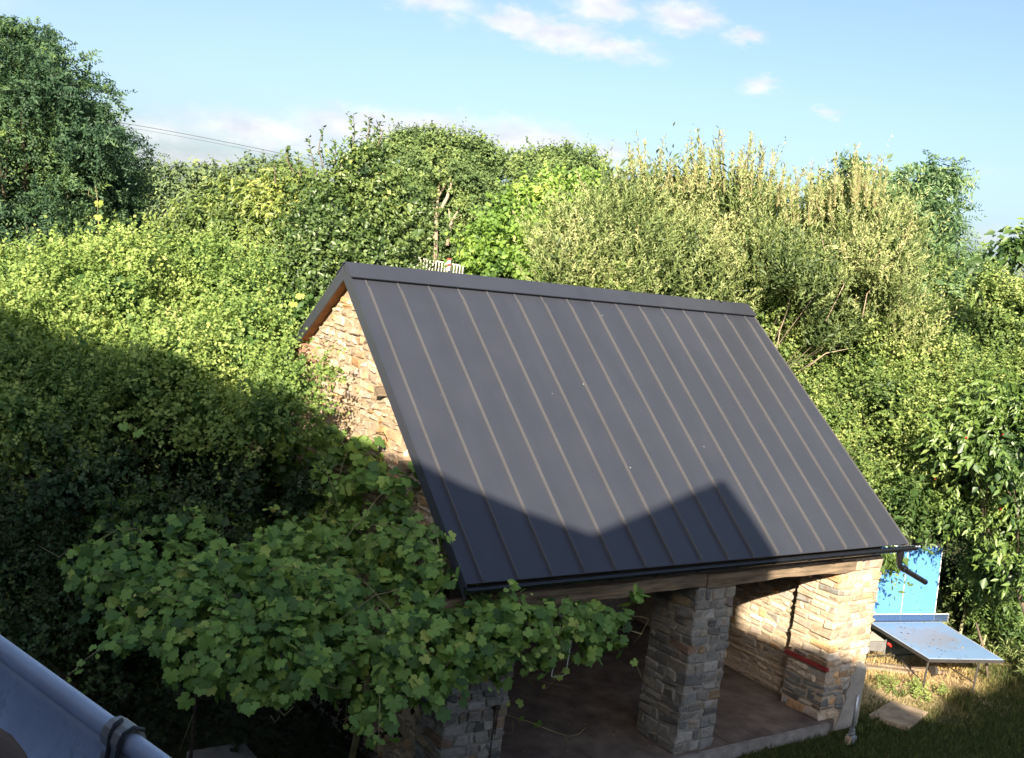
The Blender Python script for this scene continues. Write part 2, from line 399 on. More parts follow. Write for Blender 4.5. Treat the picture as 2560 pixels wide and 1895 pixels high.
# ------------------------------------------------------------------ the barn
TH = math.radians(40.983); CT, ST = math.cos(TH), math.sin(TH); TT = math.tan(TH); SL = 4.996; RZ = 6.3
NRM = Vector((0, -ST, CT))
def rp(x, u, h=0): return Vector((x, -u * CT, RZ - u * ST)) + NRM * h           # front slope
def bp(x, u, h=0): return Vector((x, u * CT, RZ - u * ST)) + Vector((0, ST, CT)) * h
barn = thing('stone_barn', 'open-fronted stone barn with black standing-seam metal roof and stone pillars', 'barn', (4, -1.2, 0))
XL, XRT, XRB = -.205, 7.73, 8.025
for i in range(17):
    a0 = a1 = XL if i == 0 else (i - 1) * .5
    b0 = b1 = i * .5
    if i == 16: b0, b1 = XRT, XRB
    mb = MB()
    h = .0
    mb.prism([rp(a0 + .001, .02, -.014), rp(b0 - .001, .02, -.014), rp(b1 - .001, SL, -.014), rp(a1 + .001, SL, -.014)], [rp(a0 + .001, .02, h), rp(b0 - .001, .02, h), rp(b1 - .001, SL, h), rp(a1 + .001, SL, h)])
    p = mb.build('roof_panel', M['roof'], barn)
    if i > 0:
        mb = MB(); x = (i - 1) * .5; wd = .007
        us = [.10, .34, .46, SL - .03, SL - .004]; hs = [.010, .012, .038, .040, .014]
        for k in range(4):
            r0 = [rp(x - wd, us[k], .001), rp(x + wd, us[k], .001), rp(x + wd * .8, us[k], hs[k]), rp(x - wd * .8, us[k], hs[k])]
            r1 = [rp(x - wd, us[k + 1], .001), rp(x + wd, us[k + 1], .001), rp(x + wd * .8, us[k + 1], hs[k + 1]), rp(x - wd * .8, us[k + 1], hs[k + 1])]
            mb.prism(r0, r1)
        o = part('standing_seam', mesh('standing_seam', mb.v, mb.f, mat=M['seam']), p)
        o.location = (0, 0, 0)
mb = MB(); mb.prism([bp(XL, .02, -.014), bp(XL, 2.14, -.014), bp(7.75, 2.14, -.014), bp(7.75, .02, -.014)], [bp(XL, .02, 0), bp(XL, 2.14, 0), bp(7.75, 2.14, 0), bp(7.75, .02, 0)])
mb.build('rear_roof', M['roof'], barn)
# boards under the metal
mb = MB(); mb.prism([rp(XL + .03, .0, -.06), rp(7.68, .0, -.06), rp(7.95, SL - .03, -.06), rp(XL + .03, SL - .03, -.06)], [rp(XL + .03, .0, -.016), rp(7.68, .0, -.016), rp(7.95, SL - .03, -.016), rp(XL + .03, SL - .03, -.016)])
mb.prism([bp(XL + .03, .0, -.06), bp(XL + .03, 2.1, -.06), bp(7.68, 2.1, -.06), bp(7.68, .0, -.06)], [bp(XL + .03, .0, -.016), bp(XL + .03, 2.1, -.016), bp(7.68, 2.1, -.016), bp(7.68, .0, -.016)])
mb.build('roof_deck', M['deck'], barn)
# ridge cap: two folded wings standing clear of the panels
mb = MB(); q = .275
mb.prism([rp(XL - .035, -.012, .05), rp(XL - .035, q, .060), rp(XL - .035, q, .046), rp(XL - .035, -.004, .038)], [rp(7.735, -.012, .05), rp(7.765, q, .060), rp(7.765, q, .046), rp(7.735, -.004, .038)])
mb.prism([bp(XL - .035, -.013, .052), bp(XL - .035, q, .045), bp(XL - .035, q, .034), bp(XL - .035, -.005, .038)], [bp(7.735, -.013, .052), bp(7.765, q, .045), bp(7.765, q, .034), bp(7.735, -.005, .038)])
mb.build('ridge_cap', M['roof'], barn)
mb = MB(); mb.prism([rp(XL + .01, q - .05, .002), rp(7.72, q - .05, .002), rp(7.72, q - .014, .002), rp(XL + .01, q - .014, .002)], [rp(XL + .01, q - .05, .046), rp(7.72, q - .05, .046), rp(7.72, q - .014, .0445), rp(XL + .01, q - .014, .0445)])
mb.build('ridge_gap_shade', M['black'], barn)  # black strip added for the shadow line in the gap under the cap
# bargeboards on the gable end
for f, ue in ((rp, SL), (bp, 2.14)):
    mb = MB(); x0, x1 = XL - .028, XL - .004; dz = Vector((0, 0, -.225))
    a, b = f(x0, 0.0, .022), f(x0, ue, .022); c, d = f(x1, 0.0, .022), f(x1, ue, .022)
    mb.prism([a, b, b + dz * .86, a + dz], [c, d, d + dz * .86, c + dz])
    mb.build('bargeboard', M['roof'], barn)
mb = MB(); dz = Vector((0, 0, -.15))
a, b, c, d = rp(XRT + .003, .02, .012), rp(XRB + .003, SL, .012), rp(XRT + .022, .02, .012), rp(XRB + .022, SL, .012)
mb.prism([a, b, b + dz, a + dz], [c, d, d + dz, c + dz]); mb.build('verge_trim', M['seam'], barn)
# gutter, brackets and downpipe
GY, GZ = -3.862, 2.998
arc = [(GY - .058 * math.cos(a), GZ - .062 * math.sin(a)) for a in np.linspace(0, math.pi, 13)]
prf = arc + [(y + (.003 if i < 6 else -.003), z + .003) for i, (y, z) in list(enumerate(arc))[::-1]]
mb = MB(); mb.prism([(XL - .06, y, z) for y, z in prf], [(8.10, y, z) for y, z in prf])
for x in (XL - .06, 8.10): mb.prism([(x - .002, y, z) for y, z in arc], [(x + .002, y, z) for y, z in arc])
gu = mb.build('rain_gutter', M['black'], barn)
mb = MB(); mb.tube([(XL - .06, GY - .058, GZ + .002), (4, GY - .058, GZ + .002), (8.10, GY - .058, GZ + .002)], .008, 8); mb.build('rolled_rim', M['black'], gu).location = (0, 0, 0)
for x in [.35 + .74 * i for i in range(11)]:
    mb = MB()
    br = [(GY - .066 * math.cos(a), GZ - .070 * math.sin(a)) for a in np.linspace(-.1, math.pi, 9)]
    for (y0, z0), (y1, z1) in zip(br[:-1], br[1:]):
        mb.prism([(x, y0, z0), (x + .025, y0, z0), (x + .025, y1, z1), (x, y1, z1)], [(x, y0 * 1 + (GY - y0) * .05, z0 + .004), (x + .025, y0 + (GY - y0) * .05, z0 + .004), (x + .025, y1 + (GY - y1) * .05, z1 + .004), (x, y1 + (GY - y1) * .05, z1 + .004)])
    b = mb.build('bracket', M['black'], gu); b.location = (0, 0, 0)
mb = MB()
mb.tube([(7.73, -3.862, 2.97), (7.73, -3.862, 2.90), (7.735, -3.862, 2.80), (7.75, -3.86, 2.745), (7.79, -3.855, 2.705), (7.85, -3.85, 2.672), (8.02, -3.845, 2.60), (8.58, -3.83, 2.375)], [.056, .055, .047, .046, .046, .046, .044, .044], 14, cap=False)
mb.tube([(8.575, -3.83, 2.377), (8.50, -3.832, 2.41), (8.0, -3.845, 2.60)], .038, 12)
mb.tube([(7.86, -3.85, 2.668), (7.93, -3.848, 2.638)], .051, 14)
mb.build('downpipe', M['black'], barn, smooth=True)
# timbers
YW = -3.472
mb = MB()
for k, (x0, x1) in enumerate(((-.35, 3.95), (3.96, 7.19))):
    mb = MB(); n = 14; R0 = []
    rings = []
    for i in range(n + 1):
        x = x0 + (x1 - x0) * i / n; e = .012 * math.sin(x * 2.3 + k) + .006 * math.sin(x * 7.1)
        zt, zb = 2.735 + e * .6, 2.552 + e + (.02 if k == 1 and i == n else 0)
        rings.append([(x, YW - .03 + e, zb + .012), (x, YW - .018 + e, zb), (x, YW + .20, zb), (x, YW + .20, zt), (x, YW - .015 + e, zt), (x, YW - .03 + e, zt - .015)])
    v = [p for r in rings for p in r]; f = []
    for i in range(n):
        for j in range(6): f.append((i * 6 + j, i * 6 + (j + 1) % 6, (i + 1) * 6 + (j + 1) % 6, (i + 1) * 6 + j))
    f += [tuple(range(6))[::-1], tuple(n * 6 + j for j in range(6))]
    mb.add(v, f); mb.build('lintel_beam', M['beam'], barn)
mb = MB(); mb.box(-.2, 7.86, YW + .03, YW + .16, 2.738, 2.99); mb.build('wall_plate', M['dark_wood'], barn)
for x in [.1 + .62 * i for i in range(13)]:
    mb = MB(); mb.prism([rp(x, .3, -.19), rp(x + .09, .3, -.19), rp(x + .09, SL - .08, -.16), rp(x, SL - .08, -.16)], [rp(x, .3, -.062), rp(x + .09, .3, -.062), rp(x + .09, SL - .08, -.062), rp(x, SL - .08, -.062)])
    mb.build('rafter', M['dark_wood'], barn)
mb = MB(); mb.prism([(5.2, -3.775, 2.905), (7.62, -3.775, 2.905), (7.62, -3.735, 2.905), (5.2, -3.735, 2.905)], [(5.2, -3.775, 2.93), (7.62, -3.775, 2.93), (7.62, -3.735, 2.93), (5.2, -3.735, 2.93)]); mb.build('eave_batten', M['grey_wood'], barn)

# ---- stones: chamfered, jittered blocks
CORN = [(sx, sy, sz) for sx in (-1, 1) for sy in (-1, 1) for sz in (-1, 1)]
def _topo():
    idx = {(c, a): i * 3 + a for i, c in enumerate(CORN) for a in range(3)}
    ref = np.zeros((24, 3))
    for (c, a), k in idx.items():
        for b in range(3): ref[k, b] = c[b] * (1 if b == a else .8)
    fs = []
    for a in range(3):
        b, d = [q for q in range(3) if q != a]
        for s in (-1, 1):
            ring = []
            for sb, sd2 in ((-1, -1), (1, -1), (1, 1), (-1, 1)):
                c = [0, 0, 0]; c[a] = s; c[b] = sb; c[d] = sd2; ring.append(idx[(tuple(c), a)])
            fs.append(ring)
    for a in range(3):                       # edges run along a
        b, d = [q for q in range(3) if q != a]
        for sb in (-1, 1):
            for sd2 in (-1, 1):
                c0 = [0, 0, 0]; c0[b] = sb; c0[d] = sd2; c1 = list(c0); c0[a] = -1; c1[a] = 1
                fs.append([idx[(tuple(c0), b)], idx[(tuple(c1), b)], idx[(tuple(c1), d)], idx[(tuple(c0), d)]])
    for c in CORN: fs.append([idx[(c, a)] for a in range(3)])
    out = []
    for f in fs:
        p = ref[f]; nn = np.cross(p[1] - p[0], p[2] - p[0])
        out.append(f if nn @ p.mean(0) > 0 else f[::-1])
    return out
STOPO = _topo()
def stone(cx, cy_, cz, w, d, h, jit=.013, bev=.016):
    base = np.array([[c[0] * w / 2, c[1] * d / 2, c[2] * h / 2] for c in CORN]) + rng.normal(0, jit, (8, 3)) * np.array([min(1, w / .12), .6, min(1, h / .12)])
    b = min(bev * rng.uniform(.7, 1.5), .3 * min(w, h, d))
    v = np.zeros((24, 3))
    for i, c in enumerate(CORN):
        for a in range(3):
            p = base[i].copy()
            for q in range(3):
                if q != a: p[q] -= c[q] * b * rng.uniform(.7, 1.3)
            v[i * 3 + a] = p
    return v + np.array([cx, cy_, cz])
GREYS = [(.20, .203, .195), (.165, .172, .17), (.235, .23, .21), (.27, .265, .245), (.12, .123, .12), (.30, .30, .285), (.22, .215, .195), (.18, .17, .155), (.24, .22, .18), (.22, .16, .105), (.19, .135, .10), (.26, .21, .14), (.19, .15, .14), (.34, .345, .335)]
GW = [6, 6, 7, 5, 4, 3, 6, 4, 5, 1.5, 1.5, 1.2, 1.5, 1.3]
TANS = [(.50, .40, .29), (.55, .45, .34), (.43, .34, .25), (.60, .52, .41), (.49, .35, .23), (.55, .36, .19), (.45, .38, .32), (.38, .31, .25), (.62, .54, .43), (.50, .31, .17), (.43, .39, .34)]
TW = [6, 6, 5, 5, 3, 1.6, 4, 4, 3, 1.2, 4]
def tone(pal, wt):
    c = np.array(rnd.choices(pal, wt)[0]) * rnd.uniform(.82, 1.22); return tuple(np.clip(c, .03, .75))
STONES = []            # (priority, wall part, vertices, tone)
def courses(z0, z1, lo, hi):
    z = z0; out = []
    while z < z1 - lo * .6:
        h = min(rng.uniform(lo, hi), z1 - z)
        out.append((z, z + h)); z += h
    return out
def split(a, b, lo, hi):
    xs = [a]
    while b - xs[-1] > hi: xs.append(xs[-1] + rng.uniform(lo, hi))
    if b - xs[-1] < lo * .6 and len(xs) > 1: xs.pop()
    return list(zip(xs, xs[1:] + [b]))
def add_stone(pri, wall, v, c): STONES.append((pri, wall, v, c))
J = .016
def pier(wall, x0, x1, y0, y1, z0, z1, pri, pal, wt, left_to=None):
    for k, (a, b) in enumerate(courses(z0, z1, *((.085, .15) if pri == 1 else (.095, .18)))):
        zc, h = (a + b) / 2, b - a - J
        fl, ll = (rng.uniform(.26, .36), rng.uniform(.12, .2)) if k % 2 else (rng.uniform(.12, .2), rng.uniform(.28, .42))
        pr = rng.uniform(.0, .032, 3)
        if pri == 1: pal, wt = (TANS + GREYS[5:6], TW + [2]) if zc > .75 else (GREYS + TANS, [x * 1.2 for x in GW] + [x * .5 for x in TW])  # sunlit top of the end pillar put into lighter tans, shaded foot greyer
        add_stone(pri, wall, stone(x0 + fl / 2 - pr[0] / 2 - .004, y0 + ll / 2 - pr[1] / 2, zc, fl - J + pr[0], ll - J + pr[1], h), tone(pal, wt))
        for (p, q) in split(x0 + fl, x1, .10, .30):
            e = rng.uniform(-.012, .022) if q == x1 else 0
            hh = h * rng.uniform(.9, 1.0); pr1 = rng.uniform(.0, .018)
            add_stone(pri, wall, stone((p + q) / 2 + e / 2, y0 + .09 - pr1, zc + (hh - h) / 2, q - p - J + e, .20, hh), tone(pal, wt))
        for (p, q) in split(y0 + ll, y1 if left_to is None else left_to, .12, .36):
            hh = h * rng.uniform(.88, 1.0); pr1 = rng.uniform(.0, .017)
            add_stone(pri, wall, stone(x0 + .09 - pr1, (p + q) / 2, zc + (hh - h) / 2, .20, q - p - J, hh), tone(pal, wt))
def core(name, x0, x1, y0, y1, z0, z1, mt):
    mb = MB(); mb.box(x0, x1, y0, y1, z0, z1); return mb.build(name, mt, barn)
ZF = .145
mid = core('pillar', 3.846, 4.565, YW + .006, -2.66, ZF - .02, 2.548, M['mortar_grey'])
pier(mid, 3.84, 4.57, YW, -2.655, ZF + .002, 2.545, 0, GREYS, GW)
rgt = core('end_pillar', 6.937, 7.875, YW + .006, -2.70, -.05, 2.735, M['mortar'])
pier(rgt, 6.93, 7.885, YW, -2.70, ZF - .01, 2.54, 1, GREYS[:9] + TANS, GW[:9] + [x * 1.2 for x in TW])
for (p, q) in split(7.20, 7.88, .16, .3):
    add_stone(1, rgt, stone((p + q) / 2, YW + .08, 2.64, q - p - J, .2, .17), tone(TANS, TW))
lft = core('corner_pillar', -.06, .81, YW + .012, -2.9, -.05, 2.548, M['mortar_grey'])
pier(lft, -.075, .82, YW, -2.9, .1, 2.5, 2, GREYS, GW)
# inner face of the end wall
iw = core('end_wall', 7.165, 7.87, -2.698, 1.6, -.05, 3.9, M['mortar'])
mb = MB(); mb.prism([(7.165, -2.698, 3.9), (7.165, 1.6, 3.9), (7.165, .0, 6.22)], [(7.87, -2.698, 3.9), (7.87, 1.6, 3.9), (7.87, .0, 6.22)])
mb.build('end_gable', M['mortar'], barn)
for (a, b) in courses(ZF, 3.0, .08, .15):
    for (p, q) in split(-2.695, -.6, .13, .36):
        h = (b - a - J) * rng.uniform(.85, 1)
        add_stone(4, iw, stone(7.165 + .07 - rng.uniform(.002, .016), (p + q) / 2, (a + b) / 2, .16, q - p - J, h, .012, .02), tone(TANS, TW))
# the gable end
gbl = MB()
prof2 = [(-2.88, -.05), (1.45, -.05), (1.45, RZ - 1.45 * TT - .09), (0, RZ - .1), (-3.3, RZ - 3.3 * TT - .1), (-3.3, 2.56), (-2.88, 2.56)]
gbl.prism([(-.022, y, z) for y, z in prof2], [(.42, y, z) for y, z in prof2])
M['mortar_gable'] = simple('tan_mortar', (.37, .285, .20), .95, .1, 0, .25, 12, .5, .015)
gw = gbl.build('gable_wall', M['mortar_gable'], barn)
GABLE = [tuple(q * k for q, k in zip(c, (.86, .82, .78))) for c in TANS] + [(.46, .29, .16)]
for (a, b) in courses(.1, 6.1, .065, .15):
    zc = (a + b) / 2
    lim = (RZ - .13 - b) / TT
    y0, y1 = max(-3.30, -lim - .03), min(1.43, lim + .03)
    if zc < 2.6: y0 = -2.85
    if y1 - y0 < .15: continue
    for (p, q) in split(y0, y1, .11, .30):
        h = (b - a - J * .8) * rng.uniform(.82, 1.03)
        vis = 3 if (-.9 < (p + q) / 2 < 1.4 or zc > 4.2) and zc > 3.6 else 5
        add_stone(vis, gw, stone(-.022 + .068 - rng.uniform(.0, .013), (p + q) / 2, zc + rng.uniform(-.008, .008), .16, q - p - J, h, .018, .017), tone(GABLE, TW + [.8]))
add_stone(3, gw, stone(-.045, 1.20, 4.93, .25, .34, .24, .02, .02), (.40, .24, .17))
for (x, y) in ((831, 852), (884, 1015)):
    c = on(x, y, 0, -.1)
    mb = MB(); mb.prism([(-.17, c[1] - .06, c[2] - .06), (-.17, c[1] + .06, c[2] - .08), (-.17, c[1] + .07, c[2] + .05), (-.17, c[1] - .05, c[2] + .07)], [(.1, c[1] - .06, c[2] - .06), (.1, c[1] + .06, c[2] - .08), (.1, c[1] + .07, c[2] + .05), (.1, c[1] - .05, c[2] + .07)])
    mb.build('purlin_end', M['beam'], barn)
STONES.sort(key=lambda s: s[0])
rest = {}
for i, (pri, wall, v, c) in enumerate(STONES):
    if i < 300:
        me = mesh('stone', v, STOPO, mat=M['stone'], colr=[(*c, 1)] * 24)
        o = link('stone', me, wall)
    else:
        rest.setdefault(wall.name, (wall, MB()))[1].add(v, STOPO, c)
for wall, mb in rest.values():
    o = link('stone', mesh('stone', mb.v, mb.f, mat=M['stone'], colr=[(*c, 1) for c in mb.c]), wall); o['kind'] = 'stuff'
# cement patch, kerb, floor, rear wall, red timber
cp = [(7.30, -.06), (7.885, -.06), (7.89, .92), (7.78, 1.0), (7.66, 1.02), (7.60, .86), (7.52, .83), (7.54, .66), (7.47, .55), (7.50, .40), (7.43, .30), (7.40, .12)]
mb = MB(); mb.prism([(x, YW - .036, z) for x, z in cp], [(x, YW + .05, z) for x, z in cp]); mb.build('cement_patch', M['render'], barn)
mb = MB(); mb.box(-.03, 7.25, -3.525, 1.5, -.05, ZF); mb.build('floor', M['slab'], barn)
mb = MB(); mb.box(-.03, 5.62, -3.615, -3.53, -.05, ZF - .004); mb.box(5.622, 7.05, -3.600, -3.53, -.05, ZF - .012); mb.build('kerb', M['kerb'], barn)
mb = MB(); mb.box(4.9, 4.925, -3.5, -1.6, ZF + .001, ZF + .004); mb.build('floor_joint', M['tblack'], barn)
mb = MB(); mb.box(-.02, 7.2, 1.40, 1.75, -.05, 4.85); mb.build('rear_wall', M['mortar_grey'], barn)
tb = MB(); tb.prism([(6.885, -3.50, .955), (6.945, -3.50, .955), (6.945, -3.50, 1.015), (6.885, -3.50, 1.012)], [(6.885, -2.66, .955), (6.945, -2.66, .955), (6.945, -2.66, 1.015), (6.885, -2.66, 1.012)])
rt = tb.build('red_timber', M['red_wood'], barn)

# ------------------------------------------------------------------ small things
ch = MB()
cz0 = 1.30
for k in range(22):
    z = cz0 - k * .036; a = 0 if k % 2 else math.pi / 2
    for side in ((0,) if k > 8 else (0, .035)):
        pts = [(.612 + side + math.cos(a) * .011 * math.sin(t), YW - .045 - math.sin(a) * .011 * math.sin(t), z - side * .2 + .024 * math.cos(t)) for t in np.linspace(0, 2 * math.pi, 9)]
        ch.tube(pts, .0042, 5, cap=False)
ch.box(.60, .67, YW - .06, YW + .01, 1.30, 1.36)
chain = ch.build('chain', M['rust'], smooth=False); tag(chain, 'rusty iron chain hanging from a hook on the corner pillar', 'chain')
mb = MB(); mb.tube([(1.90, -3.0, 2.50), (1.861, -3.0, 1.56), (1.846, -3.0, 1.38), (1.853, -3.0, 1.352), (1.88, -3.0, 1.345), (2.086, -3.0, 1.350), (2.12, -3.0, 2.5)], .0085, 8)
o = mb.build('white_frame', M['white'], smooth=True); tag(o, 'thin bent white metal frame hanging below the vine in the barn opening', 'metal frame')
ps = thing('steel_post', 'short galvanised steel post on a clamped foot in the grass by the end pillar', 'post', (7.15, -3.94, 0))
mb = MB(); mb.tube([(7.15, -3.94, .10), (7.135, -3.945, .74)], .024, 14); mb.build('tube', M['galv'], ps, smooth=True)
mb = MB(); mb.tube([(7.15, -3.94, .115), (7.15, -3.94, .15)], .05, 14); mb.tube([(7.15, -3.94, .17), (7.15, -3.94, .195)], .042, 14); mb.build('collar', M['galv'], ps)
mb = MB(); mb.box(7.09, 7.21, -4.0, -3.88, -.03, .095); mb.build('foot', M['galv'], ps, bevel=.006)
mb = MB(); mb.prism([(7.02, -3.98, -.03), (7.08, -4.0, -.03), (7.085, -3.9, -.03), (7.03, -3.9, -.03)], [(7.05, -3.98, .06), (7.084, -4.0, .09), (7.085, -3.9, .09), (7.05, -3.9, .07)]); mb.build('wedge', M['flag'], ps)
fl = [(8.28, -3.42), (9.22, -3.18), (9.45, -3.74), (8.52, -4.02)]
mb = MB(); mb.prism([(x, y, -.06) for x, y in fl], [(x, y, .035) for x, y in fl]); o = mb.build('flagstone', M['flag'], bevel=.015); tag(o, 'flat pale paving slab lying in the grass beside the end pillar', 'paving slab')
for k, (x0, y0, x1, y1, wd) in enumerate(((8.9, -1.05, 10.9, -2.52, .13), (9.1, -1.0, 11.6, -2.75, .10))):
    d = Vector((x1 - x0, y1 - y0, 0)); n_ = Vector((-d.y, d.x, 0)).normalized() * wd
    a = Vector((x0, y0, -.01 + k * .005)); b = Vector((x1, y1, -.01 + k * .005)); up = Vector((0, 0, .05))
    mb = MB(); mb.prism([a, b, b + n_, a + n_], [a + up, b + up, b + n_ + up, a + n_ + up])
    o = mb.build('timber_plank', M['grey_wood']); tag(o, ('wide weathered plank on the dry ground below the tennis table, next to the barn' if k == 0 else 'narrower weathered plank on the dry ground, under the middle of the tennis table'), 'plank', 'planks lying under the table')
gp_ = at(424, 1560, 11.9)
mb = MB(); mb.tube([(gp_[0], gp_[1], -.05), (gp_[0], gp_[1], 2.5)], .022, 8); o = mb.build('vine_post', M['rust'], smooth=True); tag(o, 'thin dark metal pole standing in the shade and holding up the grape vine', 'pole')
b0 = at(505, 1652, 13.4)
mb = MB(); mb.box(b0[0] - .5, b0[0] + .25, b0[1] - .25, b0[1] + .25, -.05, .13); o = mb.build('stone_block', M['kerb'], bevel=.02); tag(o, 'low grey stone block on the dark ground under the vine', 'stone block')

# table tennis table: one half level, one half folded upright behind the net
def tabmat(name, c, dirt):
    m, nt = mat(name); t = NT(nt)
    f = t.noise(2.3, 6, .62); f2 = t.noise(17, 5, .65)
    g = t.n('ShaderNodeNewGeometry').outputs['Position']
    d = t.n('ShaderNodeVectorMath', {0: g, 1: (11.35, -2.35, 0)}, operation='SUBTRACT').outputs[0]
    d = t.n('ShaderNodeVectorMath', {0: d, 1: (1.15, 1.6, 0)}, operation='MULTIPLY').outputs[0]
    d = t.n('ShaderNodeVectorMath', {0: d}, operation='LENGTH').outputs['Value']
    k = t.n('ShaderNodeMath', {0: t.n('ShaderNodeMath', {0: f, 1: f2}, operation='ADD').outputs[0], 1: t.n('ShaderNodeMath', {0: d, 1: .42}, operation='MULTIPLY').outputs[0]}, operation='SUBTRACT').outputs[0]
    k = t.ramp(k, [(.52, (0, 0, 0)), (.86, (.5 * dirt,) * 3)])
    base = t.ramp(f, [(.3, tuple(x * .93 for x in c)), (.7, tuple(min(1, x * 1.1) for x in c))])
    t.principled(t.mix(k, base, (.30, .21, .12)), .45 if dirt else .35, .4, 0); return m
M['top'] = tabmat('faded_blue_top', (.21, .35, .56), 1)
M['blue'] = tabmat('blue_top', (.10, .29, .66), 0)
tt = thing('tennis_table', 'weathered blue table tennis table with one half folded upright behind the net', 'table', (11.3, -2.5, 0))
Q = [np.array(p) for p in ((10.264, -3.096, .6), (11.775, -3.627, .6), (12.549, -1.836, .6), (10.86, -1.40, .6))]
def inset(P, k):
    c = sum(P) / 4; return [c + (p - c) * k for p in P]
def sh(P, z): return [p + np.array([0, 0, z]) for p in P]
mb = MB(); mb.prism(sh(Q, -.055), sh(Q, 0)); mb.build('rim', M['tblack'], tt)
mb = MB(); mb.prism(sh(inset(Q, .985), 0.001), sh(inset(Q, .985), .006)); mb.build('playing_surface', M['top'], tt)
mb = MB()
IN = inset(Q, .985); I2 = inset(Q, .967)
for i in range(4):
    j = (i + 1) % 4
    mb.add([IN[i] + [0, 0, .009], IN[j] + [0, 0, .009], I2[j] + [0, 0, .009], I2[i] + [0, 0, .009]], [(0, 1, 2, 3)])
mb.build('border_line', M['white'], tt)
fold0, fold1 = Q[3] * .985 + Q[0] * .015, Q[2] * .985 + Q[1] * .015
fd = (fold1 - fold0); fdn = fd / np.linalg.norm(fd); fn = np.array([-fdn[1], fdn[0], 0])
if fn[1] < 0: fn = -fn
lean = fn * .10
a0 = fold0 + fdn * -.10 + fn * .05 + [0, 0, .03]; a1 = fold1 + fdn * -.16 + fn * .05 + [0, 0, .03]
HT = 1.47
up = np.array([0, 0, HT]) + lean
def plate(p0, p1, u, off, th, z0=0): return [p0 + off, p1 + off, p1 + off + u, p0 + off + u], [p0 + off + fn * th, p1 + off + fn * th, p1 + off + u + fn * th, p0 + off + u + fn * th]
mb = MB(); mb.prism(*plate(a0, a1, up, fn * 0, .03)); uh = mb.build('upright_half', M['blue'], tt)
mb = MB(); s = .016
d_ = fdn * s
for P in ((a0 + up - fdn * .004, a0 + up + fd * .93, np.array([0, 0, -.022])),):
    mb.prism(*plate(a0 + up * .985, a1 + up * .985, up * .016, fn * -.004, .004))
    mb.prism(*plate(a1 - d_, a1, up, fn * -.0042, .004)); mb.prism(*plate(a0, a0 + d_, up, fn * -.0042, .004))
    mc = (a0 + a1) / 2
    mb.prism(*plate(mc - d_ * .25, mc + d_ * .25, up * .985, fn * -.0038, .0036))
mb.build('white_line', M['white'], uh).location = (0, 0, 0)
nf = -fn * .03 + np.array([0, 0, .03])
n0, n1 = fold0 - fdn * .12 + nf, fold1 + fdn * .10 + nf
M['net'], _nt = mat('blue_net'); _t = NT(_nt)
_b = _t.n('ShaderNodeBsdfDiffuse', {'Color': (.06, .10, .20, 1)}); _tr = _t.n('ShaderNodeBsdfTransparent')
_mx = _t.n('ShaderNodeMixShader', {0: .45, 1: _tr.outputs[0], 2: _b.outputs[0]}); _t.out(_mx.outputs[0])
mb = MB(); mb.prism([n0, n1, n1 + [0, 0, .15], n0 + [0, 0, .15]], [n0 + fn * .003, n1 + fn * .003, n1 + fn * .003 + [0, 0, .15], n0 + fn * .003 + [0, 0, .15]]); nn_ = mb.build('net', M['net'], tt)
mb = MB(); mb.tube([n0 + [0, 0, .155], n1 + [0, 0, .155]], .008, 6); mb.build('net_cord', M['white'], nn_).location = (0, 0, 0)
mb = MB(); mb.tube([n1 + [0, 0, -.02], n1 + [0, 0, .165]], .010, 6); mb.build('net_post', M['grey_metal'], tt)
for (x, y) in ((10.30, -3.05), (11.33, -3.39)):
    mb = MB(); mb.tube([(x, y, -.03), (x + .03, y - .005, .55)], .019, 8); mb.build('leg', M['tblack'], tt)
mb = MB()
mb.tube([(10.3, -3.05, .14), (11.3, -1.7, .10)], .012, 6); mb.tube([(11.33, -3.39, .14), (12.0, -1.9, .10)], .012, 6); mb.tube([(10.2, -1.72, .12), (12.0, -2.1, .12)], .015, 6)
mb.build('brace', M['tblack'], tt)
mb = MB(); mb.tube([(11.19, -2.64, .10), (11.24, -2.66, .10)], .10, 18); mb.build('wheel', M['tblack'], tt)
mb = MB(); mb.tube([(10.25, -1.73, .09), (10.30, -1.74, .09)], .09, 16); mb.build('wheel', M['tblack'], tt)
w0, w1, w2 = on(200, 840, 2, .5), None, None
def c1(x, y, z): return on((2140 + x * .23055) / 1.14695, (1380 + y * .24213) / 1.14695, 2, z)
p0, p1, p2, p3 = c1(205, 840, .52), c1(318, 918, .50), c1(145, 922, .50), c1(322, 1035, .26)
bx = np.array([.05, .10, 0])
mb = MB(); mb.prism([p0, p1, p2], [p0 + bx, p1 + bx, p2 + bx]); mb.build('carriage_plate', M['pale_panel'], tt)
q1, q2 = p1 - [0, 0, .01], p2 - [0, 0, .01]
mb = MB(); mb.prism([q1, q2, q2 - [0, 0, .16], q1 - [0, 0, .20]], [q1 + bx, q2 + bx, q2 + bx - [0, 0, .16], q1 + bx - [0, 0, .20]]); mb.build('carriage_box', M['grey_metal'], tt)
mb = MB(); mb.tube([p2 + [-.05, -.02, .06], p2 + [.05, 0, -.22]], .016, 6); mb.tube([p1 + [.02, 0, .02], p1 + [.03, 0, -.26]], .014, 6); mb.build('carriage_leg', M['grey_metal'], tt)
mb = MB(); k_ = c1(365, 955, .45); mb.tube([k_ + [-.06, 0, .03], k_, k_ + [.03, -.02, -.04]], [.02, .03, .022], 8); mb.build('locking_knob', M['red'], tt, smooth=True)
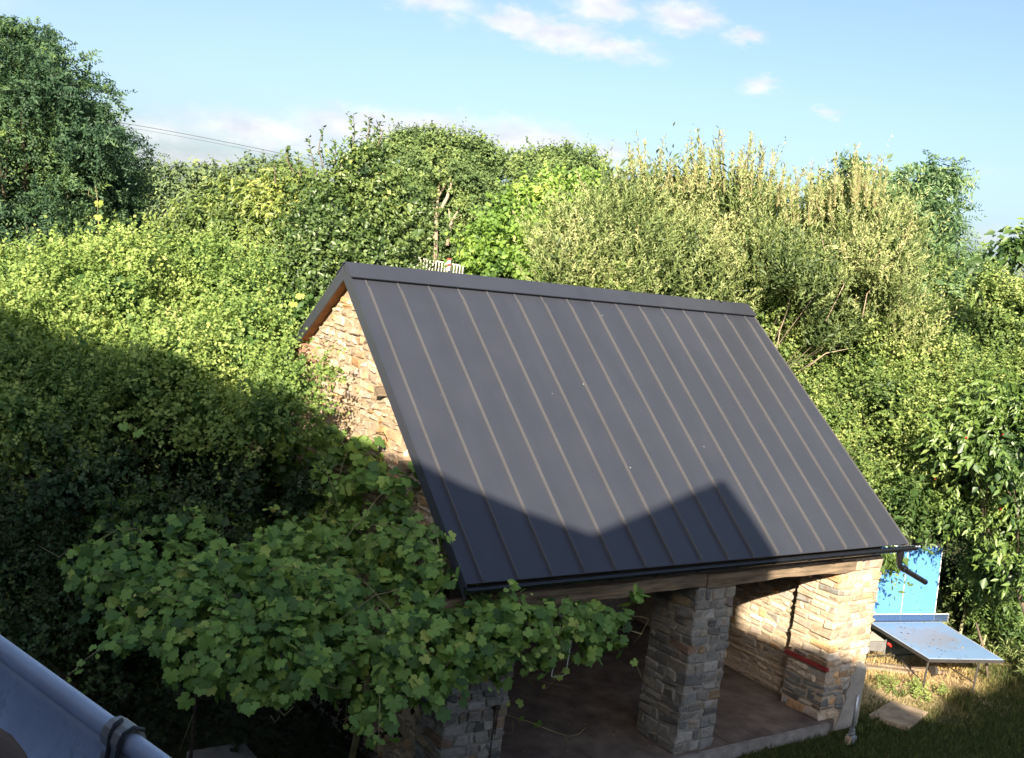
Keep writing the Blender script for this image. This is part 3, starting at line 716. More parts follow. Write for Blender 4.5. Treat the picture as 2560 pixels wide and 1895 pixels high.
# stakes beside the table
for k, (x, y, h, tilt, lab) in enumerate(((13.93, -1.46, 1.0, .1, 'pale wooden stake behind the corner of the tennis table, tallest of the stakes'), (14.42, -1.40, .9, .0, 'thin wooden stake deep in the foliage behind the tallest stake'), (13.71, -2.12, .35, .02, 'short pale stake in the weeds along the right edge of the tennis table'))):
    mb = MB(); mb.tube([(x, y, -.05), (x + tilt, y, h)], .035 if k == 0 else .024, 7); o = mb.build('stake', M['stake']); tag(o, lab, 'stake', 'stakes by the tennis table')
mb = MB(); mb.tube([(13.95, -1.5, .55), (14.9, -1.75, .25)], .02, 6); o = mb.build('fallen_branch', M['grey_wood']); tag(o, 'thin bare branch leaning from the tallest stake to the ground', 'branch')

# ------------------------------------------------------------------ foliage
def unit(v): return v / np.maximum(np.linalg.norm(v, axis=-1, keepdims=True), 1e-9)
def leaf_tris(p, d, n, Ln, Wd, fold=.18, tint=None):
    """two folded triangles per leaf"""
    s = np.cross(d, n); Ln = Ln[:, None]; Wd = Wd[:, None]
    mid_ = p + d * Ln * .45 + n * (Wd * fold)
    V = np.stack([p, mid_ + s * Wd * .5, p + d * Ln - n * (Ln * .12), mid_ - s * Wd * .5], 1).reshape(-1, 3)
    b = np.arange(len(p))[:, None] * 4
    T = np.concatenate([b + [0, 1, 2], b + [0, 2, 3]], 1).reshape(-1, 3)
    return V, T, np.repeat(tint, 4)
SUNW = SUN_TO
def blob_shoots(blobs, per_m2, r, up_only=.15, rough=.22, holes=1.7):
    """origins and outward directions on lumpy ellipsoids; blobs: centre, (rx, ry, rz)"""
    O, D = [], []
    for c, rad in blobs:
        c = np.array(c); rad = np.array(rad)
        area = 4 * math.pi * (np.mean(rad) ** 2)
        n = int(area * per_m2) + 4
        d = unit(r.normal(size=(n, 3)))
        tc_ = unit(CAM - c); face = d @ unit(tc_ * .7 + np.array([0, 0, .6]))
        keep = (face > -.15) | (r.random(n) < up_only)
        q_ = c + d * rad; hk = holes / max(.25, float(np.mean(rad)))
        hole = np.sin(q_ @ np.array([2.1, 1.2, .9]) * hk + 1) + np.sin(q_ @ np.array([-1.1, 1.9, 1.4]) * hk + 2) + np.sin(q_ @ np.array([.8, -1.3, 2.2]) * hk)
        keep &= hole > -.60
        d = d[keep]
        ph = r.uniform(0, 6.28, 6)
        lump = 1 + rough * (np.sin(d[:, 0] * 5 + ph[0]) * np.sin(d[:, 1] * 5 + ph[1]) + .7 * np.sin(d[:, 2] * 7 + ph[2]) * np.sin(d[:, 0] * 8 + ph[3]))
        q = r.random(len(d)); shell = np.where(q < .78, r.uniform(.86, 1.06, len(d)), r.uniform(.45, .9, len(d)))
        O.append(c + d * rad * (lump * shell)[:, None]); D.append(unit(d / rad))
    return np.concatenate(O), np.concatenate(D)
def grow(O, D, r, K, Ln, Wd, slen, out=.7, up=.35, droop=0., spread=.9, jit=.5, hang=0., tip=.15, tv=.13, pinnate=False, flat=.5):
    S = len(O)
    sd_ = unit(D * out + np.array([0, 0, up]) + r.normal(size=(S, 3)) * jit)
    L_ = slen * np.clip(np.exp(r.normal(-.05, .38, S)), .4, 2.3)
    t = (np.arange(K)[None, :] + r.uniform(0, .8, (S, K))) / K
    P = O[:, None] + sd_[:, None] * (L_[:, None] * t)[..., None]
    P[..., 2] -= droop * (L_[:, None] * t) ** 2 / slen
    side = unit(np.cross(sd_, r.normal(size=(S, 3))))
    if pinnate:
        sgn = np.where(np.arange(K) % 2 == 0, 1, -1)[None, :, None]
        rad = side[:, None] * sgn + np.zeros((S, K, 1))
    else:
        s2 = np.cross(sd_, side); a = r.uniform(0, 6.28, (S, K)) 
        rad = side[:, None] * np.cos(a)[..., None] + s2[:, None] * np.sin(a)[..., None]
    ld = unit(sd_[:, None] * (1 - spread * .6) + rad * spread + np.array([0, 0, -hang]) + r.normal(size=(S, K, 3)) * .2)
    nn = D[:, None] * .40 + np.array([0, 0, flat * .7]) + SUN_TO * .55 + unit(np.cross(sd_, side))[:, None] * (.8 if pinnate else 0) + r.normal(size=(S, K, 3)) * (.25 if pinnate else .42)
    nn = unit(nn - ld * np.sum(nn * ld, -1, keepdims=True))
    sz = r.uniform(.65, 1.2, (S, K)) * r.uniform(.8, 1.2, (S, 1))
    lowf = .115 * (np.sin(O @ np.array([1.9, 1.3, 2.3])) + np.sin(O @ np.array([-1.1, 2.2, -1.7]) + 1.3))
    ti = np.clip(.45 + lowf[:, None] + r.normal(0, tv * .75, (S, 1)) + r.normal(0, .055, (S, K)) + tip * (t - .5), 0, 1)
    f = lambda x: x.reshape(-1, *x.shape[2:])
    return leaf_tris(f(P), f(ld), f(nn), f(sz) * Ln, f(sz) * Wd, .18, f(ti))
def merge(parts):
    V, T, C, b = [], [], [], 0
    for v, t, c in parts: V.append(v); T.append(t + b); C.append(c); b += len(v)
    return np.concatenate(V), np.concatenate(T), np.concatenate(C)
def px_blobs(rows, ar=1.0, az=1.0, jx=0., r=None):
    """rows: (x, y, distance, radius m)"""
    out = []
    for (x, y, D, R) in rows:
        out.append((at(x, y, D), (R * ar, R * ar, R * az)))
    return out
def limbs(mb, base, blobs, r, n, r0=.12, k=6, fork=.45, wob=.25):
    cs = [b[0] for b in blobs]
    top = np.mean(cs, 0)
    base = np.array(base, float); trunk_top = base + (top - base) * fork
    mb.tube([base, base + (trunk_top - base) * .5 + r.normal(0, wob * .3, 3) * [1, 1, 0], trunk_top], [r0 * 1.25, r0, r0 * .8], k + 2)
    for i in r.choice(len(cs), min(n, len(cs)), replace=False):
        e = cs[i]; p1_ = trunk_top + (e - trunk_top) * .5 + r.normal(0, wob, 3)
        mb.tube([trunk_top, p1_, e], [r0 * .55, r0 * .33, r0 * .1], k)
        for q in range(2):
            e2 = e * .8 + p1_ * .2 + r.normal(0, wob * .9, 3); mb.tube([p1_, (p1_ + e2) / 2 + r.normal(0, wob * .4, 3), e2], [r0 * .25, r0 * .15, r0 * .05], 5)
def plant(name, label, cat, blobs, mt, base, r, density, gcfg, bark='bark', trunk_r=.1, nl=8, group=None, extra=None, fork=.45, inner=True, rough=.22, up_only=.15):
    root = thing(name, label, cat, (base[0], base[1], 0), group)
    O, D = blob_shoots(blobs, density, r, rough=rough, up_only=up_only)
    pcs = [grow(O, D, r, **gcfg)]
    if inner:                                      # big leaves closing the crown, tinted darker for the shade deep inside
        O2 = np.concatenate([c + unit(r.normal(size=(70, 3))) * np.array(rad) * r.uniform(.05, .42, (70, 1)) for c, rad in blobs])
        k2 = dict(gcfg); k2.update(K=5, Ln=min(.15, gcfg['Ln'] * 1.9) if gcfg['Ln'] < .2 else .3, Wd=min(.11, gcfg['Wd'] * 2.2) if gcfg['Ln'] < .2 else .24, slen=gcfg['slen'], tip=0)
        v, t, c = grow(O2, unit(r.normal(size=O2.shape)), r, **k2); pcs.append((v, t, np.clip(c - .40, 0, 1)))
    if extra: pcs += extra
    V, T, C = merge(pcs)
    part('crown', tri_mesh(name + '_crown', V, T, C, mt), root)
    mb = MB(); limbs(mb, (base[0], base[1], -.1), blobs, r, nl, trunk_r, fork=fork)
    mb.build('trunk', M[bark], root, smooth=True)
    return root, len(T)
NTRI = 0
def G(**k):
    d = dict(K=8, Ln=.06, Wd=.04, slen=.28, out=.7, up=.35, droop=0., spread=.9, jit=.45, hang=0., tip=.15, tv=.13); d.update(k); return d
r_ = lambda s: np.random.default_rng(s)

# --- hedge shrubs along the left side
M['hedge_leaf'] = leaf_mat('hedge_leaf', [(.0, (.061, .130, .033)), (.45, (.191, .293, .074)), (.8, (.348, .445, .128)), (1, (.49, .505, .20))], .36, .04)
M['shade_leaf'] = leaf_mat('shade_hedge_leaf', [(.0, (.016, .040, .016)), (.45, (.050, .100, .036)), (.8, (.11, .17, .055)), (1, (.28, .32, .10))], .34, .05)  # darker copy of the hedge leaf; deep shade is put into its colour
rr = r_(11)
def bump(x, y): return math.sin(x / 58 + y / 95) * math.sin(y / 44 - x / 190) + .5 * math.sin(x / 31 - y / 60 + 1)
def jrow(xs, y, D, R, jy=38, jd=.55): return [(x + rr.uniform(-26, 26), y + rr.uniform(-jy, jy), D + rr.uniform(-jd, jd) + .95 * bump(x, y), R * float(np.clip(np.exp(rr.normal(0, .32)), .55, 1.8))) for x in xs]
rowsA = jrow(range(-30, 560, 52), 590, 19.8, .40, 34) + jrow(range(-30, 620, 56), 640, 18.7, .44) + jrow(range(-60, 650, 58), 690, 17.7, .46) + jrow(range(-60, 660, 60), 735, 16.8, .46)
rowsB = jrow(range(-40, 620, 60), 785, 16.1, .42) + jrow(range(-40, 620, 60), 835, 15.4, .42) + jrow(range(-40, 630, 60), 885, 15.0, .42) + jrow(range(-40, 620, 62), 935, 14.7, .40)
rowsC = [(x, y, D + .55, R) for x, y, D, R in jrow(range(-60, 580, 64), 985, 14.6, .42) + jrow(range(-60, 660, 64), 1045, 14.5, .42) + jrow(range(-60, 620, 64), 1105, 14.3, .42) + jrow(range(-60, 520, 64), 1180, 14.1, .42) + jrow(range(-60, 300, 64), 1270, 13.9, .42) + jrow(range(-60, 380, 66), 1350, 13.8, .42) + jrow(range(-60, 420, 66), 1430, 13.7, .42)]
p, n = plant('hedge_shrub', 'tall yellow-green field maple shrub, sunlit and uppermost, at the back of the hedge', 'shrub', px_blobs(rowsA), M['hedge_leaf'], at(300, 900, 19), r_(1), 92, G(K=9, Ln=.060, Wd=.044, slen=.30, tip=.32, tv=.14), trunk_r=.08, nl=14, group='shrubs of the hedge'); NTRI += n
p, n = plant('hedge_shrub', 'wide hedge shrub touching the stone gable, half in sun and half in shade', 'shrub', px_blobs(rowsB), M['hedge_leaf'], at(380, 1100, 15.4), r_(2), 110, G(K=9, Ln=.054, Wd=.041, slen=.27, tip=.28, tv=.15), trunk_r=.08, nl=14, group='shrubs of the hedge'); NTRI += n
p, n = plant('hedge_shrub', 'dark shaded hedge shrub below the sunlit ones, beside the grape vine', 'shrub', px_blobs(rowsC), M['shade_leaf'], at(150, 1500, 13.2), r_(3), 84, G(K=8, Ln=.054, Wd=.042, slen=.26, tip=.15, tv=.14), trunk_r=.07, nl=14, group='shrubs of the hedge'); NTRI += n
# --- undergrowth in the dark below the vine
rowsU = [(x + rr.uniform(-25, 25), y + rr.uniform(-25, 25), 13.9 + rr.uniform(-.4, .6), .5) for y in (1440, 1530, 1620) for x in range(-40, 900, 100)]
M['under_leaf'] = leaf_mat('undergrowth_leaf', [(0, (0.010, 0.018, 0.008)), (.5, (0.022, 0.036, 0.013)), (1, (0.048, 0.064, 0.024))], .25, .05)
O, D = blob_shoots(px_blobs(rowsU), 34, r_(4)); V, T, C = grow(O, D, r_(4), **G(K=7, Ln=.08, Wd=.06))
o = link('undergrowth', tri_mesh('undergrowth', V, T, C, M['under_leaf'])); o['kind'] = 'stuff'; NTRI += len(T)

# --- robinia far left
M['robinia_leaf'] = leaf_mat('robinia_leaf', [(0, (0.024, 0.058, 0.034)), (.45, (0.058, 0.119, 0.061)), (.8, (0.128, 0.212, 0.068)), (1, (0.255, 0.340, 0.085))], .30, .04)
rq = r_(51); rowsR = []
def rob_edge(y): return np.interp(y, [55, 90, 130, 190, 250, 300, 350, 420, 470, 530], [10, 75, 125, 160, 225, 245, 262, 275, 290, 290])
for y in range(96, 545, 36):
    xe = rob_edge(y - 22)
    for x in np.arange(-60, xe - 8, 66): rowsR.append((x + rq.uniform(-28, 28), y + rq.uniform(-9, 9), 29.3 + rq.uniform(-1.5, 1.3), .66 * rq.uniform(.55, 1.3)))
    rowsR.append((xe - rq.uniform(18, 46), y + rq.uniform(-10, 10), 30 + rq.uniform(-.5, .8), .55 * rq.uniform(.6, 1.15)))
rowsR += [(-10, 78, 30, .5), (40, 84, 30, .4)]
p, n = plant('robinia_tree', 'tall dark blue-green robinia with layered drooping foliage at the hedge end', 'tree', px_blobs(rowsR, 1.15, .25) + px_blobs([(x, y, 31.2, 1.1) for y in range(150, 540, 75) for x in range(-40, int(rob_edge(y) - 50), 85)], 1, .8), M['robinia_leaf'], at(60, 700, 30.8), r_(5), 62, G(K=14, Ln=.105, Wd=.048, slen=.55, out=.8, up=.05, droop=.35, spread=.85, tip=.12, tv=.16, pinnate=True), trunk_r=.20, nl=26, rough=.3, inner=False); NTRI += n
# --- spruce behind it
rsp = r_(6); SPX = at(281, 420, 36)
tipz = at(279, 338, 36)[2]
Vs = []
for k in range(900):
    t = rsp.random() ** .6; z = tipz - t * 2.6; rad = .08 + t * .62; a = rsp.uniform(0, 6.28)
    Vs.append((SPX[0], SPX[1], z, a, rad))
Vs = np.array(Vs); O = np.stack([Vs[:, 0], Vs[:, 1], Vs[:, 2]], 1); D = np.stack([np.cos(Vs[:, 3]), np.sin(Vs[:, 3]), -.25 + 0 * Vs[:, 3]], 1)
M['spruce_leaf'] = leaf_mat('spruce_needles', [(0, (0.012, 0.028, 0.016)), (.5, (0.030, 0.055, 0.030)), (1, (0.060, 0.090, 0.040))], .1, .03)
pcs = []
for j in range(4):
    m_ = (np.arange(len(O)) % 4 == j); rd = Vs[m_, 4]
    pcs.append(grow(O[m_] + D[m_] * (rd * .3)[:, None], D[m_], rsp, K=8, Ln=.13, Wd=.035, slen=float(np.mean(rd)), out=1, up=-.05, spread=.6, jit=.12, tip=.1, pinnate=True))
V, T, C = merge(pcs)
sp_ = thing('spruce_tree', 'small dark pointed spruce top behind the edge of the robinia', 'tree', (SPX[0], SPX[1], 0))
part('crown', tri_mesh('spruce_crown', V, T, C, M['spruce_leaf']), sp_); NTRI += len(T)
mb = MB(); mb.tube([(SPX[0], SPX[1], -.1), (SPX[0], SPX[1], tipz)], [.14, .015], 7); mb.build('trunk', M['bark'], sp_)

# --- far wooded hill and wood behind everything
M['far_leaf'] = leaf_mat('far_wood_leaf', [(0, (0.068, 0.112, 0.068)), (.5, (0.128, 0.188, 0.090)), (1, (0.240, 0.300, 0.120))], .2, .02)
rf = r_(8)
rowsF = [(x + rf.uniform(-12, 12), y + rf.uniform(-6, 6), 150, R * rf.uniform(.8, 1.2)) for (y, R, x0, x1, st) in ((402, 1.9, 300, 640, 30), (425, 2.3, 290, 660, 40), (460, 3, 280, 700, 60)) for x in range(x0, x1, st)]
rowsF += [(345, 385, 150, 1.5), (420, 392, 150, 1.6), (545, 385, 150, 2.2), (580, 378, 150, 1.8), (500, 395, 150, 1.6), (620, 385, 150, 2)]
rowsW = [(x + rf.uniform(-25, 25), y + rf.uniform(-10, 10), 70, 2.4 * rf.uniform(.8, 1.2)) for y, x0 in ((500, 640), (580, 600), (660, 1700)) for x in range(x0, 2400, 100) if not (x > 1960 and y < 680)]
bl = px_blobs(rowsF) + px_blobs(rowsW)
O, D = blob_shoots(bl, 3.6, rf, up_only=.03); V, T, C = grow(O, D, rf, **G(K=5, Ln=.5, Wd=.36, slen=1.0, tv=.2))
o = link('woodland', tri_mesh('woodland', V, T, C, M['far_leaf'])); o['kind'] = 'stuff'; NTRI += len(T)

# --- plum tree with drooping leaves
M['plum_leaf'] = leaf_mat('plum_leaf', [(0, (0.052, 0.096, 0.028)), (.45, (0.149, 0.219, 0.052)), (.8, (0.315, 0.376, 0.096)), (1, (0.490, 0.473, 0.158))], .34, .08, .4)
rowsP = [(330, 455, 22.5, .5), (385, 425, 22.5, .5), (440, 410, 22.3, .5), (490, 395, 22.3, .42), (540, 400, 22, .5), (600, 395, 22, .45), (650, 385, 22, .5), (350, 510, 22, .55), (420, 480, 21.8, .6), (490, 460, 21.6, .6), (560, 455, 21.5, .6), (630, 445, 21.5, .6), (690, 430, 21.6, .55),
         (400, 545, 21.3, .5), (470, 530, 21, .55), (540, 525, 20.8, .55), (610, 520, 20.8, .55), (680, 500, 21, .55), (310, 480, 23, .35), (730, 470, 21.5, .5), (600, 570, 20.5, .5), (530, 580, 20.4, .45)]
rowsP = [(x, y + 28 + max(0, (560 - x) * .42), D, R * .9) for x, y, D, R in rowsP]
p, n = plant('plum_tree', 'broad plum tree with drooping narrow leaves between the robinia and the shooting apple tree', 'tree', px_blobs(rowsP, 1.1, .8), M['plum_leaf'], at(520, 800, 22.5), r_(9), 52, G(K=10, Ln=.125, Wd=.046, slen=.5, out=.8, up=.25, droop=.3, hang=.75, spread=.6, tip=.2, tv=.14), trunk_r=.12, nl=12); NTRI += n
# --- apple tree with long upright water shoots
M['apple_leaf'] = leaf_mat('apple_leaf', [(0, (0.032, 0.067, 0.022)), (.45, (0.088, 0.152, 0.042)), (.8, (0.192, 0.264, 0.072)), (1, (0.352, 0.384, 0.128))], .3, .09, .35)
rowsL = [(700, 430, 20.2, .5), (760, 380, 20.4, .5), (790, 345, 20.6, .42), (820, 400, 20.3, .5), (740, 480, 19.8, .6), (810, 470, 20, .55), (670, 520, 19.6, .55), (740, 550, 19.3, .6), (820, 540, 19.6, .6), (880, 440, 20.6, .4), (860, 500, 20.3, .45), (640, 600, 19.2, .5), (720, 620, 19, .5), (690, 580, 19, .55), (860, 570, 19.8, .5), (650, 660, 18.6, .45), (865, 545, 20.5, .3), (800, 590, 19.4, .4)]
ra = r_(10); ex = []
SH = [(640, 375, 622, 322), (705, 370, 703, 276), (690, 385, 672, 300), (725, 375, 726, 305), (655, 385, 650, 335), (768, 330, 770, 250), (800, 310, 803, 256), (822, 320, 822, 266), (735, 390, 745, 330), (600, 400, 596, 350)]
shoots_ = []
for (x0, y0, x1, y1) in SH:
    a, b = at(x0, y0, 20.3), at(x1, y1, 20.3)
    shoots_.append([a, (a + b) / 2 + ra.normal(0, .04, 3), b])
    k = 16; t = np.linspace(.1, 1, k); P = a + (b - a) * t[:, None]
    dd = unit(ra.normal(size=(k, 3)) * [1, 1, .3] + [0, 0, .55]); n_ = unit(np.cross(dd, ra.normal(size=(k, 3))))
    ex.append(leaf_tris(P, dd, n_, np.full(k, .11), np.full(k, .06), .2, ra.uniform(.2, .6, k)))
rowsL = [(x, y + 24, D, R * .95) for x, y, D, R in rowsL]
p, n = plant('apple_tree', 'dark-leaved apple tree with thin upright shoots standing against the sky', 'tree', px_blobs(rowsL), M['apple_leaf'], at(740, 800, 20), r_(12), 74, G(K=9, Ln=.085, Wd=.054, slen=.34, tip=.15, tv=.16, jit=.6), trunk_r=.11, nl=10, extra=ex); NTRI += n
for q in shoots_:
    mb = MB(); mb.tube(q, [.014, .010, .004], 5); mb.build('shoot', M['bark'], p)

# --- the two big trees in the middle distance
M['oak_leaf'] = leaf_mat('oak_leaf', [(0, (0.051, 0.093, 0.037)), (.45, (0.133, 0.207, 0.075)), (.8, (0.246, 0.323, 0.105)), (1, (0.374, 0.425, 0.153))], .28, .03)
def crown_rows(r, cx, cyy, wx, hy, n, D, R, gap=None, deep=4.0):
    out = []
    while len(out) < n:
        a = r.uniform(0, 6.28); q = math.sqrt(r.random()); x = cx + wx * q * math.cos(a); y = cyy + hy * q * math.sin(a)
        if gap and abs(x - gap[0]) < gap[2] and abs(y - gap[1]) < gap[3] and r.random() < .9: continue
        out.append((x, y, D - deep * (math.sqrt(max(0, 1 - q * q)) - .5) + r.uniform(-.7, .7), R * r.uniform(.65, 1.3)))
    return out
ro = r_(13)
rowsO = crown_rows(ro, 930, 455, 168, 132, 120, 50, .56, (957, 480, 40, 78)) + [(930, 470, 53.5, 2.0), (1010, 480, 53.5, 1.6), (850, 480, 53.5, 1.6), (940, 540, 53.5, 1.8)] + [(x, 322 + abs(x - 940) ** 2 / 480 - 8 + ro.uniform(-9, 9), 50.5, .62 * ro.uniform(.7, 1.25)) for x in range(800, 1100, 24)]
p, n = plant('oak_tree', 'large round-crowned oak showing pale sunlit limbs in a gap, directly above the barn ridge', 'tree', px_blobs(rowsO, 1.1, .8), M['oak_leaf'], at(950, 640, 51), r_(14), 38, G(K=8, Ln=.14, Wd=.10, slen=.42, tip=.15, tv=.16), bark='pale_bark', trunk_r=.3, nl=4, rough=.3); NTRI += n
lm = MB()
def limb(pts, r0, r1):
    lm = MB(); lm.tube([at(x, y, 48.3) for x, y in pts], list(np.linspace(r0, r1, len(pts))), 7); lm.build('limb', M['pale_bark'], p, smooth=True)
limb([(949, 575), (950, 520), (951, 470), (955, 420), (962, 375)], .11, .035); limb([(951, 480), (940, 430), (936, 385)], .09, .03); limb([(953, 470), (975, 430), (985, 395)], .11, .04); limb([(975, 535), (982, 490), (1000, 455)], .10, .04)
limb([(920, 545), (925, 500), (915, 470)], .08, .03); limb([(955, 430), (975, 395), (990, 380)], .06, .02); limb([(982, 490), (978, 455)], .05, .02); limb([(950, 520), (930, 505), (922, 480)], .06, .02); limb([(985, 480), (1005, 470), (1015, 455)], .04, .015)
rowsO2 = crown_rows(ro, 1215, 415, 92, 70, 60, 62, .60) + [(x, 350 + abs(x - 1220) ** 2 / 420 + ro.uniform(-7, 7), 62, .7 * ro.uniform(.7, 1.2)) for x in range(1130, 1310, 22)]
p, n = plant('oak_tree', 'smaller pale round oak crown farther off, partly behind the silvery willow', 'tree', px_blobs(rowsO2, 1.1, .8), M['oak_leaf'], at(1215, 620, 62), r_(15), 26, G(K=8, Ln=.18, Wd=.13, slen=.48, tip=.2, tv=.14), bark='pale_bark', trunk_r=.3, nl=8, rough=.3); NTRI += n
# --- bright hazel behind the ridge
M['hazel_leaf'] = leaf_mat('hazel_leaf', [(0, (0.056, 0.120, 0.026)), (.45, (0.168, 0.296, 0.054)), (.8, (0.320, 0.464, 0.096)), (1, (0.480, 0.528, 0.144))], .4, .05)
rh = r_(16)
rowsH = [(1050, 578, 26, .38), (1060, 540, 26.3, .5), (1110, 510, 26.6, .5), (1150, 470, 26.9, .5), (1100, 570, 25.8, .55), (1085, 605, 25.3, .42), (1170, 520, 26, .5), (1190, 440, 27, .45), (1230, 420, 27, .45), (1150, 560, 25.5, .55), (1062, 616, 25.6, .26), (1120, 460, 27.2, .4), (1250, 480, 26.5, .5), (1080, 500, 27, .35), (1210, 560, 25.2, .5), (1180, 600, 25, .5), (1280, 430, 26.5, .45)]
p, n = plant('hazel_shrub', 'bright green broad-leaved hazel rising behind the barn ridge, left of the willow', 'shrub', px_blobs(rowsH), M['hazel_leaf'], at(1100, 750, 26.5), r_(17), 64, G(K=8, Ln=.125, Wd=.098, slen=.36, tip=.2, tv=.15, up=.2), trunk_r=.08, nl=8); NTRI += n
# --- goat willow: upright pale shoots
M['willow_leaf'] = leaf_mat('willow_leaf', [(0, (.060, .098, .032)), (.4, (.180, .245, .078)), (.75, (.34, .385, .165)), (1, (.55, .50, .26))], .30, .05, .4)
rw = r_(18)
rowsWi = []
for (y, x0, x1, D, R) in ((425, 1350, 1690, 20.8, .34), (455, 1810, 1920, 20.8, .36), (470, 1290, 1720, 20.6, .44), (495, 1770, 1960, 20.5, .42), (525, 1230, 1960, 20.2, .5), (575, 1200, 1980, 19.8, .54), (630, 1210, 1960, 19.5, .5), (690, 1660, 2010, 20.3, .40), (745, 1730, 2020, 20.3, .36)):
    for x in np.arange(x0, x1, 62): rowsWi.append((x + rw.uniform(-16, 16), y + 34 * (y < 560) + rw.uniform(-20, 20), D + rw.uniform(-.3, .3) + .55 * bump(x, y * 1.4) + .2 + max(0, (x - 1250) / 420), R * rw.uniform(.75, 1.15)))
ex = []
SH = [(1395, 380, 1380, 292), (1440, 370, 1450, 300), (1420, 380, 1415, 310), (1530, 370, 1526, 282), (1545, 360, 1545, 300), (1570, 360, 1572, 280), (1600, 370, 1610, 284), (1590, 380, 1590, 320), (1640, 380, 1648, 288), (1655, 390, 1664, 310), (1690, 400, 1704, 330), (1750, 430, 1755, 352), (1735, 440, 1728, 370), (1770, 440, 1778, 380),
      (1820, 400, 1822, 330), (1850, 390, 1848, 318), (1868, 390, 1880, 318), (1885, 400, 1890, 335), (1910, 410, 1915, 345), (1800, 430, 1792, 370), (1480, 370, 1475, 318), (1350, 400, 1345, 330), (1500, 365, 1503, 325), (1620, 390, 1622, 330), (1960, 470, 1985, 440), (1930, 430, 1950, 400), (1330, 420, 1310, 370)]
shoots_ = []
for (x0, y0, x1, y1) in SH:
    for rep in range(5):
        dx = rw.normal(0, 14); D = 21.2 + rw.normal(0, .25)
        a, b = at(x0 + dx, y0 + 50, D), at(x1 + dx * 1.6, y1 + abs(rw.normal(0, 14)) * (rep > 0) + rep * 12, D)
        shoots_.append([a, (a + b) / 2 + rw.normal(0, .03, 3), b])
        k = 58; t = rw.uniform(.0, 1, k); P = a + (b - a) * t[:, None] + rw.normal(0, .012, (k, 3))
        ax = unit(b - a); dd = unit(ax * .9 + unit(rw.normal(size=(k, 3))) * .75); n_ = unit(np.cross(dd, rw.normal(size=(k, 3))))
        ex.append(leaf_tris(P, dd, n_, rw.uniform(.06, .11, k), rw.uniform(.018, .03, k), .2, np.clip(rw.normal(.72, .16, k), 0, 1)))
p, n = plant('willow_tree', 'wide silvery yellow-green willow with upright shoots behind the end of the roof', 'tree', px_blobs(rowsWi, 1.05, 1.0), M['willow_leaf'], at(1430, 900, 21.5), r_(19), 50, G(K=24, Ln=.080, Wd=.023, slen=.62, out=.42, up=1.0, spread=.55, jit=.32, tip=.42, tv=.15), trunk_r=.045, nl=14, extra=ex, fork=.35, rough=.32); NTRI += n
for q in shoots_:
    mb = MB(); mb.tube(q, [.012, .008, .003], 4); mb.build('shoot', M['stem'], p)
# --- lower thicket right of the roof
M['thicket_leaf'] = leaf_mat('thicket_leaf', [(0, (.049, .095, .026)), (.4, (.146, .228, .057)), (.75, (.30, .38, .114)), (1, (.485, .485, .195))], .34, .05)
rt_ = r_(20); rowsT = []
for (y, x0, x1, D) in ((655, 1230, 1980, 19.9), (700, 1600, 2040, 19.8), (765, 1680, 2060, 19.8), (830, 1710, 2080, 19.9), (900, 1740, 2080, 20.0), (970, 1790, 2080, 20.2), (1040, 1830, 2060, 20.3), (1110, 1880, 2040, 20.5), (640, 2080, 2270, 21.5), (700, 2070, 2270, 21.2), (760, 2070, 2270, 21), (820, 2080, 2270, 20.8), (880, 2080, 2270, 20.7)):
    for x in np.arange(x0, x1, 66): rowsT.append((x + rt_.uniform(-16, 16), y + rt_.uniform(-22, 22), D + rt_.uniform(-.3, .4) + .45 * (1 + bump(x, y)) + (max(0, min((x - 1250) / 250, 2.2)) if y < 850 else .9 if y < 1000 else .5), .54 * rt_.uniform(.75, 1.2)))
p, n = plant('thicket_shrub', 'dense green thicket with bare twigs along the sloping end of the roof', 'shrub', px_blobs(rowsT), M['thicket_leaf'], at(1900, 1250, 21), r_(21), 92, G(K=9, Ln=.062, Wd=.042, slen=.36, tip=.35, tv=.17, up=.5), trunk_r=.035, nl=8, fork=.3, rough=.34); NTRI += n
mb = MB()
for (pts) in ([(1690, 780), (1700, 720), (1712, 690), (1722, 650)], [(1580, 660), (1590, 620), (1605, 560)], [(1600, 655), (1620, 600), (1628, 560)], [(1540, 600), (1548, 560), (1540, 520)], [(1800, 700), (1830, 640), (1850, 600)], [(1880, 690), (1890, 640), (1920, 610)], [(1760, 800), (1800, 770), (1850, 760)], [(1500, 640), (1520, 590), (1530, 550)], [(1840, 620), (1800, 560), (1790, 510)]):
    mb.tube([at(x, y, 20.9) for x, y in pts], list(np.linspace(.014, .004, len(pts))), 5); mb.build('bare_twig', M['pale_bark'], p, smooth=True); mb = MB()
# --- ash trees at the right: far one against the sky, near one over the table
M['ash_leaf'] = leaf_mat('ash_leaf', [(0, (.055, .115, .052)), (.45, (.140, .245, .105)), (.8, (.25, .37, .15)), (1, (.44, .48, .20))], .32, .07, .4)
rs = r_(22)
rowsS = [(2060, 360, 27, .5), (2030, 400, 27, .5), (1980, 400, 27, .5), (1955, 430, 26.8, .5), (2090, 380, 27, .4), (2050, 450, 26.5, .55), (2000, 470, 26.2, .55), (2080, 440, 26.7, .45), (2060, 510, 26, .55), (2010, 540, 25.6, .55), (2090, 480, 26.4, .4), (2080, 560, 25.6, .55), (2120, 590, 25.2, .5), (2040, 600, 25, .6), (2100, 640, 24.6, .6), (2160, 600, 25.2, .45), (2150, 660, 24.4, .55), (2060, 680, 24, .6), (2120, 720, 23.8, .6), (1890, 345, 27.5, .28), (1880, 390, 27.5, .4), (1820, 420, 27.8, .35), (2180, 720, 24, .5), (2180, 560, 26, .4), (2050, 760, 23.5, .5), (2130, 790, 23.2, .5)]
